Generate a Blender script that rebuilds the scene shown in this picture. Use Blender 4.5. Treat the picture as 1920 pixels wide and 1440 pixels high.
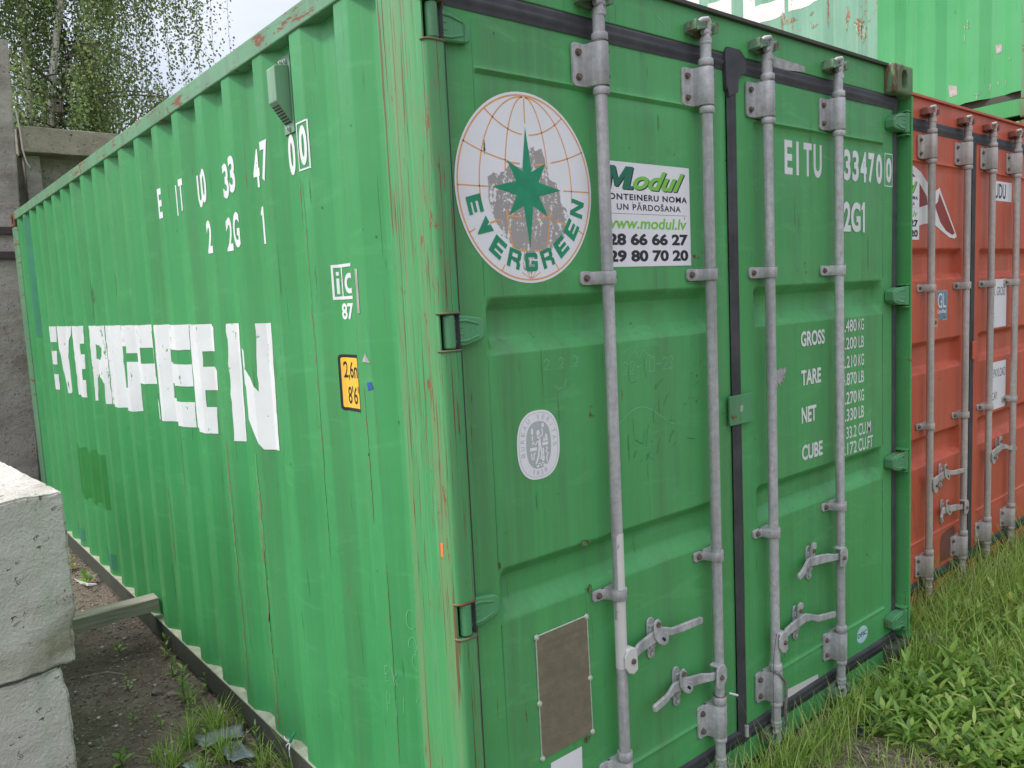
import bpy, bmesh, math, random
from math import radians as R, sin, cos, pi, sqrt
from mathutils import Vector, Matrix, noise as mnoise
random.seed(7)
C = bpy.context.scene.collection
scene = bpy.context.scene
for o in list(bpy.data.objects): bpy.data.objects.remove(o, do_unlink=True)

# ------------------------------------------------------------------ camera
cam_data = bpy.data.cameras.new('camera'); cam = bpy.data.objects.new('camera', cam_data); C.objects.link(cam)
cam.location = (-1.06736, -1.55402, 1.72407)
cam.rotation_euler = (R(83.76617), R(2.797), R(-39.55239))
cam_data.sensor_width = 36.0; cam_data.lens = 36.0 * 1492.64 / 1920
cam_data.clip_start = 0.02; cam_data.clip_end = 3000
scene.camera = cam
scene.render.resolution_x = 1024; scene.render.resolution_y = 768
scene.view_settings.view_transform = 'Standard'; scene.view_settings.look = 'None'
scene.view_settings.exposure = 0.70; scene.view_settings.gamma = 1.0

# ------------------------------------------------------------------ world and sun (bright thin overcast)
SUN_EL, SUN_AZ = 52.0, 0.0
sun_dir = Vector((-0.84, 0.44, 0)).normalized()          # horizontal direction towards the sun
world = bpy.data.worlds.new('World'); scene.world = world; world.use_nodes = True
nt = world.node_tree; nt.nodes.clear()
wout = nt.nodes.new('ShaderNodeOutputWorld')
sky = nt.nodes.new('ShaderNodeTexSky'); sky.sky_type = 'NISHITA'; sky.sun_disc = False
sky.sun_elevation = R(SUN_EL); sky.sun_rotation = math.atan2(sun_dir.x, sun_dir.y)
sky.air_density = 1.0; sky.dust_density = 1.2; sky.ozone_density = 1.0
bg1 = nt.nodes.new('ShaderNodeBackground'); bg1.inputs['Strength'].default_value = 0.05
nt.links.new(sky.outputs[0], bg1.inputs[0])
# the cloud deck itself: pale, slightly lavender, uneven
tc = nt.nodes.new('ShaderNodeTexCoord')
mp = nt.nodes.new('ShaderNodeMapping'); mp.inputs['Scale'].default_value = (1.0, 1.0, 2.4)
nz = nt.nodes.new('ShaderNodeTexNoise'); nz.inputs['Scale'].default_value = 3.2; nz.inputs['Detail'].default_value = 5
rp = nt.nodes.new('ShaderNodeValToRGB')
rp.color_ramp.elements[0].position = 0.35; rp.color_ramp.elements[0].color = (0.64, 0.63, 0.72, 1)
rp.color_ramp.elements[1].position = 0.68; rp.color_ramp.elements[1].color = (0.96, 0.94, 0.96, 1)
nt.links.new(tc.outputs['Generated'], mp.inputs[0]); nt.links.new(mp.outputs[0], nz.inputs[0]); nt.links.new(nz.outputs[0], rp.inputs[0])
bg2 = nt.nodes.new('ShaderNodeBackground'); bg2.inputs['Strength'].default_value = 0.42
# overcast skies are brightest overhead and fall off towards the horizon
sepz = nt.nodes.new('ShaderNodeSeparateXYZ'); nt.links.new(tc.outputs['Generated'], sepz.inputs[0])
mz = nt.nodes.new('ShaderNodeMapRange'); mz.inputs['From Min'].default_value = 0.0; mz.inputs['From Max'].default_value = 1.0
mz.inputs['To Min'].default_value = 0.08; mz.inputs['To Max'].default_value = 1.56; nt.links.new(sepz.outputs[2], mz.inputs[0])
# ... and a little brighter on the side where the veiled sun stands
dp_ = nt.nodes.new('ShaderNodeVectorMath'); dp_.operation = 'DOT_PRODUCT'; nt.links.new(tc.outputs['Generated'], dp_.inputs[0]); dp_.inputs[1].default_value = (-0.90*.50, 0.42*.50, 0)
ad_ = nt.nodes.new('ShaderNodeMath'); ad_.operation = 'ADD'; ad_.inputs[1].default_value = 1.0; nt.links.new(dp_.outputs['Value'], ad_.inputs[0])
mu_ = nt.nodes.new('ShaderNodeMath'); mu_.operation = 'MULTIPLY'; nt.links.new(ad_.outputs[0], mu_.inputs[0]); nt.links.new(mz.outputs[0], mu_.inputs[1])
nt.links.new(mu_.outputs[0], bg2.inputs['Strength']); nt.links.new(rp.outputs[0], bg2.inputs[0])
addw = nt.nodes.new('ShaderNodeAddShader')
nt.links.new(bg1.outputs[0], addw.inputs[0]); nt.links.new(bg2.outputs[0], addw.inputs[1]); nt.links.new(addw.outputs[0], wout.inputs[0])
sd = bpy.data.lights.new('sun', 'SUN'); sd.energy = 1.75; sd.angle = R(9); sd.color = (1.0, 0.965, 0.91)
sun = bpy.data.objects.new('sun', sd); C.objects.link(sun)
tow = Vector((sun_dir.x*cos(R(SUN_EL)), sun_dir.y*cos(R(SUN_EL)), sin(R(SUN_EL))))
sun.rotation_euler = (-tow).to_track_quat('-Z', 'Y').to_euler()
sun.location = (-3, 1, 8)

# ------------------------------------------------------------------ object helpers
def tag(o, label=None, cat=None, group=None, kind=None):
    if label: o['label'] = label
    if cat: o['category'] = cat
    if group: o['group'] = group
    if kind: o['kind'] = kind
    return o
def thing(name, label, cat, loc=(0, 0, 0), rotz=0, group=None):
    o = bpy.data.objects.new(name, None); C.objects.link(o); o.location = loc; o.rotation_euler = (0, 0, rotz)
    o.empty_display_size = 0.2
    return tag(o, label, cat, group)
def link_mesh(name, me, mat, parent=None, smooth=False, bevel=0, sharp=35):
    o = bpy.data.objects.new(name, me); C.objects.link(o)
    if mat is not None and not me.materials:
        for m in (mat if isinstance(mat, (list, tuple)) else [mat]): me.materials.append(m)
    if parent: o.parent = parent
    if smooth:
        me.polygons.foreach_set('use_smooth', [True]*len(me.polygons))
        if sharp: me.set_sharp_from_angle(angle=R(sharp))
    if bevel:
        b = o.modifiers.new('bevel', 'BEVEL'); b.width = bevel; b.segments = 2; b.limit_method = 'ANGLE'; b.angle_limit = R(40)
    return o
class MB:
    def __init__(s): s.v = []; s.f = []
    def box(s, x0, x1, y0, y1, z0, z1):
        n = len(s.v); x0, x1 = min(x0, x1), max(x0, x1); y0, y1 = min(y0, y1), max(y0, y1); z0, z1 = min(z0, z1), max(z0, z1)
        s.v += [(x0,y0,z0),(x1,y0,z0),(x1,y1,z0),(x0,y1,z0),(x0,y0,z1),(x1,y0,z1),(x1,y1,z1),(x0,y1,z1)]
        s.f += [tuple(n+i for i in q) for q in ((3,2,1,0),(4,5,6,7),(0,1,5,4),(1,2,6,5),(2,3,7,6),(3,0,4,7))]; return s
    def grid(s, rows):      # rows of equal length of points
        n = len(s.v); w = len(rows[0])
        for r in rows: s.v += [tuple(p) for p in r]
        for j in range(len(rows)-1):
            for i in range(w-1): s.f.append((n+j*w+i, n+j*w+i+1, n+(j+1)*w+i+1, n+(j+1)*w+i))
        return s
    def prism(s, pts, axis, a, b):    # pts 2D, extruded along axis from a to b
        n = len(s.v); k = len(pts)
        def P(p, t): return {'x': (t, p[0], p[1]), 'y': (p[0], t, p[1]), 'z': (p[0], p[1], t)}[axis]
        s.v += [P(p, a) for p in pts] + [P(p, b) for p in pts]
        s.f.append(tuple(n+i for i in range(k))); s.f.append(tuple(n+k+i for i in reversed(range(k))))
        for i in range(k): j = (i+1) % k; s.f.append((n+i, n+k+i, n+k+j, n+j))
        return s
    def tube(s, path, r, n=12, caps=True):
        path = [Vector(p) for p in path]; m = len(path); base = len(s.v)
        rr = r if isinstance(r, (list, tuple)) else [r]*m
        up = None
        for i, p in enumerate(path):
            t = (path[min(i+1, m-1)]-path[max(i-1, 0)]).normalized()
            if up is None:
                up = Vector((0, 0, 1)) if abs(t.z) < .9 else Vector((0, 1, 0))
            a = t.cross(up).normalized(); b = a.cross(t).normalized(); up = b
            for k in range(n):
                an = 2*pi*k/n; s.v.append(tuple(p+a*cos(an)*rr[i]+b*sin(an)*rr[i]))
        for i in range(m-1):
            for k in range(n):
                k2 = (k+1) % n; s.f.append((base+i*n+k, base+i*n+k2, base+(i+1)*n+k2, base+(i+1)*n+k))
        if caps:
            s.f.append(tuple(base+k for k in reversed(range(n)))); s.f.append(tuple(base+(m-1)*n+k for k in range(n)))
        return s
    def ribbon(s, path, w, t, side=Vector((0, 0, 1))):   # flat bar: width w along 'side', thickness t along y
        n = len(s.v); m = len(path)
        ws = w if isinstance(w, (list, tuple)) else [w]*m
        for i, p in enumerate(path):
            p = Vector(p); tt = (Vector(path[min(i+1, m-1)])-Vector(path[max(i-1, 0)])).normalized()
            yv = Vector((0, 1, 0)); sv = tt.cross(yv).normalized()
            for a, b in ((-1, -1), (1, -1), (1, 1), (-1, 1)): s.v.append(tuple(p+sv*a*ws[i]/2+yv*b*t/2))
        for i in range(m-1):
            for k in range(4):
                k2 = (k+1) % 4; s.f.append((n+i*4+k, n+i*4+k2, n+i*4+4+k2, n+i*4+4+k))
        s.f.append((n+3, n+2, n+1, n)); e = n+(m-1)*4; s.f.append((e, e+1, e+2, e+3)); return s
    def mesh(s, name):
        me = bpy.data.meshes.new(name); me.from_pydata(s.v, [], s.f)
        bm = bmesh.new(); bm.from_mesh(me); bmesh.ops.recalc_face_normals(bm, faces=bm.faces); bm.to_mesh(me); bm.free(); return me
    def build(s, name, mat, parent=None, smooth=False, bevel=0, sharp=35):
        return link_mesh(name, s.mesh(name), mat, parent, smooth, bevel, sharp)

# ------------------------------------------------------------------ material helpers
def newmat(name):
    m = bpy.data.materials.new(name); m.use_nodes = True; return m, m.node_tree, m.node_tree.nodes['Principled BSDF']
class N:
    def __init__(s, nt): s.nt = nt
    def __call__(s, typ, **kw):
        n = s.nt.nodes.new(typ)
        for k, v in kw.items():
            if k.startswith('i_'): n.inputs[k[2:].replace('_', ' ')].default_value = v
            else: setattr(n, k, v)
        return n
    def L(s, a, b): s.nt.links.new(a, b)
def coords(n, scale=(1, 1, 1), loc=(0, 0, 0)):
    t = n('ShaderNodeTexCoord'); m = n('ShaderNodeMapping'); m.inputs['Scale'].default_value = scale; m.inputs['Location'].default_value = loc
    n.L(t.outputs['Object'], m.inputs[0]); return m.outputs[0]
def noise(n, scale, detail=4, co=None, rough=.55, dist=0):
    t = n('ShaderNodeTexNoise'); t.inputs['Scale'].default_value = scale; t.inputs['Detail'].default_value = detail
    t.inputs['Roughness'].default_value = rough; t.inputs['Distortion'].default_value = dist
    if co is not None: n.L(co, t.inputs[0])
    return t.outputs[0]
def ramp(n, fac, stops, interp='LINEAR'):
    r = n('ShaderNodeValToRGB'); cr = r.color_ramp; cr.interpolation = interp
    while len(cr.elements) < len(stops): cr.elements.new(.5)
    for e, (p, c) in zip(cr.elements, stops): e.position = p; e.color = (c, c, c, 1) if isinstance(c, (int, float)) else (*c, 1)
    n.L(fac, r.inputs[0]); return r.outputs[0]
def mix(n, fac, a, b, blend='MIX'):
    m = n('ShaderNodeMix', data_type='RGBA', blend_type=blend)
    for k_, (sock, v) in enumerate(((m.inputs[0], fac), (m.inputs[6], a), (m.inputs[7], b))):
        if hasattr(v, 'is_output'): n.L(v, sock)
        elif isinstance(v, (int, float)) and k_: sock.default_value = (v, v, v, 1)
        elif isinstance(v, (tuple, list)): sock.default_value = (*v, 1)
        else: sock.default_value = v
    return m.outputs[2]
def math_(n, op, a, b=0.0):
    m = n('ShaderNodeMath', operation=op)
    for s_, v in ((m.inputs[0], a), (m.inputs[1], b)):
        if hasattr(v, 'is_output'): n.L(v, s_)
        else: s_.default_value = v
    return m.outputs[0]
def bump(n, bs, h, strength=.2, dist=.01):
    b = n('ShaderNodeBump'); b.inputs['Strength'].default_value = strength; b.inputs['Distance'].default_value = dist
    n.L(h, b.inputs['Height']); n.L(b.outputs[0], bs.inputs['Normal'])
def paint(name, c1, c2, streak=.25, chip=.66, rough=.42, rust=(.16, .055, .025), dirt=(.10, .11, .08), seed=0, dent=.10, dirtamt=.35, scrape=None, scr_t=.62, rub=.0):
    m, nt_, bs = newmat(name); n = N(nt_)
    co = coords(n, loc=(seed, seed*.7, 0)); st = coords(n, (9, 9, .55), (seed, 0, 0)); st2 = coords(n, (45, 45, 1.2), (0, seed, 0))
    base = mix(n, ramp(n, noise(n, 1.6, 5, co), [(.3, 0), (.7, 1)]), c1, c2)
    base = mix(n, math_(n, 'MULTIPLY', ramp(n, noise(n, 1.0, 6, st, .65), [(.46, 0), (.72, 1)]), dirtamt), base, dirt)
    lite = tuple(min(1, x*1.25+.035) for x in c2)
    base = mix(n, math_(n, 'MULTIPLY', ramp(n, noise(n, 1.0, 5, st2, .7), [(.52, 0), (.75, 1)]), streak), base, lite)
    # long thin scuffs
    sc = coords(n, (60, 60, 3.5), (seed*2, 3, 1)); scf = ramp(n, noise(n, 1.0, 2, sc, .5, .6), [(.70, 0), (.735, 1)])
    base = mix(n, math_(n, 'MULTIPLY', scf, .55), base, tuple(x*.45 for x in c1))
    # chips down to rust and primer
    ch = noise(n, 26, 6, co, .7); big = noise(n, 3.1, 3, co)
    cm = ramp(n, math_(n, 'ADD', math_(n, 'MULTIPLY', ch, .62), math_(n, 'MULTIPLY', big, .38)), [(chip, 0), (chip+.025, 1)])
    base = mix(n, cm, base, rust)
    if scrape:   # scraped to primer and rust along one direction
        sv = coords(n, scrape, (seed, 1, 2)); sm_ = ramp(n, noise(n, 1, 5, sv, .7, .4), [(scr_t, 0), (scr_t+.02, 1)]); g2 = ramp(n, noise(n, 2.2, 3, co), [(.42, 0), (.55, 1)])
        sm_ = math_(n, 'MULTIPLY', sm_, g2); base = mix(n, sm_, base, rust); cm = math_(n, 'MAXIMUM', cm, sm_)
    if rub:      # paint polished pale by rubbing, in soft diagonal patches
        rb = ramp(n, noise(n, 1, 5, coords(n, (4, 4, 14), (0, seed, 5)), .7, .8), [(.56, 0), (.70, 1)]); base = mix(n, math_(n, 'MULTIPLY', rb, rub), base, tuple(min(1, x*1.5+.06) for x in c2))
    n.L(base, bs.inputs['Base Color'])
    rg = ramp(n, noise(n, 7, 5, co), [(.3, rough-.08), (.75, rough+.16)]); rg = mix(n, cm, rg, .85)
    n.L(rg, bs.inputs['Roughness']); bs.inputs['Specular IOR Level'].default_value = .32
    h = math_(n, 'ADD', math_(n, 'MULTIPLY', noise(n, 3.2, 3, co), dent*6), math_(n, 'MULTIPLY', noise(n, 140, 3, co), .035))
    bump(n, bs, h, .35, .012)
    return m
def flat_mat(name, col, rough=.5, metal=0, spec=.5, var=0.0, vs=6, bumpamt=0, bs_scale=80):
    m, nt_, bs = newmat(name); n = N(nt_); co = coords(n)
    if var:
        c = mix(n, ramp(n, noise(n, vs, 5, co), [(.3, 0), (.72, 1)]), tuple(x*(1-var) for x in col), tuple(min(1, x*(1+var)) for x in col)); n.L(c, bs.inputs['Base Color'])
    else: bs.inputs['Base Color'].default_value = (*col, 1)
    bs.inputs['Roughness'].default_value = rough; bs.inputs['Metallic'].default_value = metal; bs.inputs['Specular IOR Level'].default_value = spec
    if bumpamt: bump(n, bs, noise(n, bs_scale, 4, co), bumpamt, .004)
    return m
def worn_decal(name, col, under, amt=.62, sc=35, rough=.5):     # a sticker or paint that has flaked here and there
    m, nt_, bs = newmat(name); n = N(nt_); co = coords(n); st = coords(n, (1, 3, .35))
    f = math_(n, 'ADD', math_(n, 'MULTIPLY', noise(n, sc, 5, co, .7), .5), math_(n, 'MULTIPLY', noise(n, sc*.5, 4, st, .6), .5))
    c = mix(n, ramp(n, noise(n, 5, 4, co), [(.35, 0), (.7, 1)]), col, tuple(x*.86 for x in col))
    n.L(mix(n, ramp(n, f, [(amt, 0), (amt+.015, 1)]), c, under), bs.inputs['Base Color']); bs.inputs['Roughness'].default_value = rough
    return m
M = {}
G1, G2 = (.072, .325, .100), (.098, .390, .132)
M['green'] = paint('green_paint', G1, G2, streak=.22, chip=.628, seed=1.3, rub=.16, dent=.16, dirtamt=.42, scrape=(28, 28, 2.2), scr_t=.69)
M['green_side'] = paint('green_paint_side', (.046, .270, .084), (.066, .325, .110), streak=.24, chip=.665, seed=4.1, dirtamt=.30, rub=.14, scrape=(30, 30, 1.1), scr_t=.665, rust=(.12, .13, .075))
M['green_rail'] = paint('green_paint_rail', (.10, .26, .13), (.15, .32, .18), streak=.3, chip=.60, seed=2.2, dirtamt=.5, rust=(.20, .095, .060), scrape=(6, 5, 34), scr_t=.575)
M['green_hinge'] = paint('green_paint_hinge', (.07, .27, .11), (.10, .33, .15), streak=.2, chip=.61, seed=6.2, rough=.4, dirtamt=.6)
M['keeper'] = paint('weathered_keeper_paint', (.09, .20, .10), (.17, .26, .17), streak=.5, chip=.54, seed=16, rust=(.14, .09, .06), dirtamt=.6, rough=.6)
M['bright_green'] = paint('bright_green_paint', (.060, .33, .115), (.082, .385, .15), streak=.15, chip=.665, seed=8.0, dirtamt=.12)
M['teal_faded'] = paint('faded_teal_paint', (.15, .36, .25), (.22, .44, .33), streak=.4, chip=.585, seed=9.4, rust=(.30, .13, .06), dirtamt=.2, rough=.6)
M['red'] = paint('red_paint', (.52, .098, .048), (.60, .14, .075), streak=.22, chip=.655, seed=11.0, rust=(.14, .05, .03), dirt=(.22, .06, .045))
M['red_dull'] = paint('dull_red_paint', (.16, .055, .04), (.22, .08, .06), streak=.3, chip=.60, seed=12.0)
# scraped corner post: long vertical scratches through paint to primer and rust
def post_mat():
    m, nt_, bs = newmat('scraped_post_paint'); n = N(nt_)
    a = coords(n, (26, 26, .6)); b = coords(n, (110, 110, 1.0), (3, 1, 0)); c = coords(n, (190, 190, 2.4), (1, 5, 2)); d = coords(n, (60, 60, .8), (7, 2, 4)); co = coords(n)
    base = mix(n, ramp(n, noise(n, 1, 5, a, .6), [(.42, 0), (.68, 1)]), (.060, .30, .10), (.115, .30, .115))
    base = mix(n, ramp(n, noise(n, 1, 4, b, .6), [(.55, 0), (.66, .7)]), base, (.10, .40, .17))
    base = mix(n, ramp(n, noise(n, 1, 4, a, .7, .3), [(.56, 0), (.63, .35)]), base, (.19, .22, .11))
    rl = ramp(n, noise(n, 1, 3, b, .55, .4), [(.645, 0), (.66, 1)])
    big = ramp(n, noise(n, 1.3, 3, co), [(.34, 0), (.52, 1)])
    base = mix(n, math_(n, 'MULTIPLY', rl, big), base, (.13, .052, .027))
    base = mix(n, ramp(n, noise(n, 1, 2, c, .5, .3), [(.66, 0), (.68, .9)]), base, (.11, .045, .02))
    base = mix(n, ramp(n, noise(n, 1, 3, d, .6, .5), [(.645, 0), (.66, .85)]), base, (.14, .060, .03))
    base = mix(n, ramp(n, noise(n, 1, 3, c, .6, .2), [(.20, .7), (.33, 0)]), base, (.16, .50, .24))
    e = coords(n, (9, 9, 3.0), (2, 8, 1)); e2 = coords(n, (40, 40, 9), (5, 2, 3))
    base = mix(n, ramp(n, noise(n, 1, 7, e, .75, .5), [(.56, 0), (.64, .4)]), base, (.18, .17, .09))
    base = mix(n, ramp(n, noise(n, 1, 7, e, .8, 1.2), [(.33, .8), (.37, 0)]), base, (.10, .12, .06))
    fl_ = coords(n, (150, 150, 2.2), (6, 6, 1)); base = mix(n, math_(n, 'MULTIPLY', ramp(n, noise(n, 1, 3, fl_, .6, .6), [(.60, 0), (.615, 1)]), ramp(n, noise(n, 2.4, 3, co), [(.44, 0), (.54, 1)])), base, (.15, .062, .032))
    base = mix(n, math_(n, 'MULTIPLY', ramp(n, noise(n, 1, 6, e2, .75, .8), [(.60, 0), (.63, 1)]), ramp(n, noise(n, 1, 4, e, .6), [(.47, 0), (.55, 1)])), base, (.22, .075, .035))
    n.L(base, bs.inputs['Base Color']); bs.inputs['Roughness'].default_value = .55
    bump(n, bs, math_(n, 'ADD', noise(n, 1, 4, b), math_(n, 'MULTIPLY', noise(n, 3, 3, co), 1.2)), .35, .006); return m
M['post'] = post_mat()
M['casting'] = paint('worn_casting_paint', (.09, .19, .085), (.15, .23, .12), streak=.5, chip=.60, seed=3.3, rust=(.13, .075, .045), rough=.65, dirtamt=.7, scrape=(16, 16, 7), scr_t=.50)
M['casting_rust'] = paint('rusty_casting_paint', (.16, .10, .06), (.22, .13, .08), streak=.3, chip=.5, seed=5.3, rust=(.12, .055, .03), rough=.7)
M['rail_dark'] = paint('grimy_bottom_rail', (.045, .052, .042), (.072, .078, .062), streak=.25, chip=.62, seed=7.3, rust=(.10, .055, .035), rough=.7)
M['dusty'] = flat_mat('dusty_rail_flange', (.34, .36, .27), .9, var=.25, vs=20, bumpamt=.3)
M['rubber'] = flat_mat('rubber_gasket', (.045, .047, .052), .55, var=.35, vs=14, bumpamt=.1)
M['slot_rust'] = paint('rusty_slot_edge', (.10, .10, .055), (.17, .16, .09), streak=.3, chip=.50, seed=21, rust=(.17, .065, .035), rough=.8)
M['dark'] = flat_mat('dark_hollow', (.012, .014, .012), .8)
def galv(name, c1, c2, seed=0):
    m, nt_, bs = newmat(name); n = N(nt_); co = coords(n, loc=(seed, 0, 0)); st = coords(n, (20, 20, 1.5), (seed, 0, 0))
    c = mix(n, ramp(n, noise(n, 45, 5, co, .7), [(.3, 0), (.7, 1)]), c1, c2)
    c = mix(n, ramp(n, noise(n, 1, 5, st, .6), [(.42, 0), (.66, .65)]), c, tuple(x*.55 for x in c1))
    c = mix(n, ramp(n, noise(n, 9, 6, co, .7), [(.66, 0), (.74, .7)]), c, (.24, .18, .14))
    n.L(c, bs.inputs['Base Color']); bs.inputs['Metallic'].default_value = .15; bs.inputs['Roughness'].default_value = .55
    bump(n, bs, noise(n, 160, 3, co), .12, .002); return m
M['galv'] = galv('galvanised_steel', (.36, .365, .365), (.58, .585, .58))
M['galv_tan'] = galv('weathered_galvanised_steel', (.40, .375, .34), (.55, .52, .475), 4)
M['bolt'] = flat_mat('rusty_bolt', (.17, .13, .10), .6, .3, var=.3, vs=60)
M['white'] = worn_decal('white_lettering', (.76, .78, .78), (.10, .30, .13), .645)
M['white_clean'] = flat_mat('white_vinyl', (.78, .79, .81), .35, var=.04)
M['white_big'] = worn_decal('peeling_white_lettering', (.74, .76, .75), (.085, .30, .12), .60, 26)
M['white_peel'] = worn_decal('weathered_white_paint', (.78, .78, .76), (.24, .46, .33), .60, 22)
M['black_ink'] = flat_mat('black_print', (.018, .018, .022), .4)
M['ink_green'] = flat_mat('dark_green_print', (.010, .16, .085), .4, var=.12)
M['star_green'] = flat_mat('logo_green_print', (.012, .27, .13), .45, var=.15, vs=25)
M['lime'] = flat_mat('lime_green_print', (.20, .55, .07), .4)
M['orange'] = flat_mat('orange_print', (.74, .36, .13), .5, var=.12, vs=30)
M['grey_worn'] = worn_decal('scuffed_grey_backing', (.36, .34, .32), (.76, .77, .77), .545, 120)
M['yellow'] = flat_mat('yellow_label_print', (.85, .50, .06), .45, var=.06)
M['bv_grey'] = flat_mat('grey_print', (.42, .46, .45), .45, var=.06)
M['dfic_blue'] = flat_mat('pale_blue_sticker', (.50, .72, .78), .35, var=.2, vs=40)
M['gl_blue'] = flat_mat('blue_certificate_sticker', (.10, .24, .34), .35, var=.5, vs=60)
M['plate'] = flat_mat('oxidised_brass_plate', (.200, .180, .120), .55, .1, var=.15, vs=30, bumpamt=.15)
M['plate_mark'] = flat_mat('plate_etching', (.22, .195, .14), .5, .3)
M['rivet'] = flat_mat('aluminium_rivet', (.48, .56, .46), .45, .2, var=.15, vs=80)
M['patch_green'] = flat_mat('retouched_green_paint', (.028, .215, .045), .45, var=.12)
M['patch_teal'] = flat_mat('teal_touch_up_paint', (.040, .22, .115), .5, var=.15)
M['chalk'] = flat_mat('scratched_line', (.22, .50, .28), .8)
M['chalk_dark'] = flat_mat('dark_scuff', (.045, .15, .065), .8)
M['tape_grey'] = flat_mat('grey_tape_residue', (.36, .36, .35), .8, var=.25, vs=40)
M['dark_red_print'] = flat_mat('dark_red_print', (.27, .035, .025), .5, var=.1)
M['vent'] = paint('vent_box_paint', (.17, .33, .21), (.24, .40, .27), streak=.1, chip=.66, seed=14, rough=.6)
M['blue_patch'] = flat_mat('blue_tape', (.035, .09, .35), .5)
M['orange_chip'] = flat_mat('orange_mark', (.72, .20, .05), .7)
# ------------------------------------------------------------------ lettering helpers
def text_mesh(txt, bold=0.0, shear=0.0, spacing=1.0):
    cu = bpy.data.curves.new('lettering', 'FONT'); cu.body = txt; cu.size = 1; cu.offset = bold; cu.shear = shear
    cu.space_character = spacing; cu.fill_mode = 'FRONT'; cu.resolution_u = 5
    o = bpy.data.objects.new('lettering', cu); C.objects.link(o)
    dg = bpy.context.evaluated_depsgraph_get(); me = bpy.data.meshes.new_from_object(o.evaluated_get(dg))
    vs = [tuple(v.co[:2]) for v in me.vertices]; fs = [tuple(p.vertices) for p in me.polygons]
    bpy.data.objects.remove(o); bpy.data.curves.remove(cu); bpy.data.meshes.remove(me)
    return vs, fs
def fit(vf, a0, a1, b0, b1):
    vs, fs = vf; xs = [v[0] for v in vs]; ys = [v[1] for v in vs]; X0, X1, Y0, Y1 = min(xs), max(xs), min(ys), max(ys)
    return [(a0+(x-X0)/(X1-X0)*(a1-a0), b0+(y-Y0)/(Y1-Y0)*(b1-b0)) for x, y in vs], fs
class Flat:      # flat print in a 2-D plane, placed on the door plane (y) or wrapped over the corrugated side
    def __init__(s): s.v = []; s.f = []
    def add(s, vf):
        n = len(s.v); s.v += vf[0]; s.f += [tuple(n+i for i in f) for f in vf[1]]; return s
    def poly(s, pts): n = len(s.v); s.v += list(pts); s.f.append(tuple(range(n, n+len(pts)))); return s
    def rect(s, a0, a1, b0, b1): return s.poly([(a0, b0), (a1, b0), (a1, b1), (a0, b1)])
    def text(s, t, a0, a1, b0, b1, bold=0.0, shear=0.0, spacing=1.0): return s.add(fit(text_mesh(t, bold, shear, spacing), a0, a1, b0, b1))
    def strip(s, pts, w):
        n = len(s.v); m = len(pts)
        for i, p in enumerate(pts):
            q0 = pts[max(i-1, 0)]; q1 = pts[min(i+1, m-1)]; dx, dy = q1[0]-q0[0], q1[1]-q0[1]; l = math.hypot(dx, dy) or 1
            s.v += [(p[0]-dy/l*w/2, p[1]+dx/l*w/2), (p[0]+dy/l*w/2, p[1]-dx/l*w/2)]
        for i in range(m-1): s.f.append((n+2*i, n+2*i+1, n+2*i+3, n+2*i+2))
        return s
    def on_door(s, name, y, mat, parent):
        me = bpy.data.meshes.new(name); me.from_pydata([(a, y, b) for a, b in s.v], [], s.f); me.update()
        bm = bmesh.new(); bm.from_mesh(me); bm.normal_update()
        for f in bm.faces:
            if f.normal.y > 0: f.normal_flip()
        bm.to_mesh(me); bm.free(); return link_mesh(name, me, mat, parent)
    def on_side(s, name, prof, mat, parent, lift=.0014):     # a is y along the wall, b is z
        me = bpy.data.meshes.new(name); bm = bmesh.new()
        vs = [bm.verts.new((0, a, b)) for a, b in s.v]
        for f in s.f:
            try: bm.faces.new([vs[i] for i in f])
            except ValueError: pass
        ys = [v.co.y for v in bm.verts]
        for yb in prof.breaks(min(ys), max(ys)):
            bmesh.ops.bisect_plane(bm, geom=bm.verts[:]+bm.edges[:]+bm.faces[:], plane_co=(0, yb, 0), plane_no=(0, 1, 0))
        for v in bm.verts: v.co.x = prof(v.co.y)-lift
        bm.normal_update()
        for f in bm.faces:
            if f.normal.x > 0: f.normal_flip()
        bm.to_mesh(me); bm.free(); return link_mesh(name, me, mat, parent)
def superellipse(cx, cy, rx, ry, n=2.0, k=72):
    o = []
    for i in range(k):
        a = 2*pi*i/k; c, s_ = cos(a), sin(a)
        o.append((cx+rx*math.copysign(abs(c)**(2/n), c), cy+ry*math.copysign(abs(s_)**(2/n), s_)))
    return o
def rrect(x0, x1, y0, y1, r, k=5):
    o = []
    for cx, cy, a0 in ((x1-r, y1-r, 0), (x0+r, y1-r, 90), (x0+r, y0+r, 180), (x1-r, y0+r, 270)):
        for i in range(k+1): a = R(a0+90*i/k); o.append((cx+r*cos(a), cy+r*sin(a)))
    return o

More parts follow.
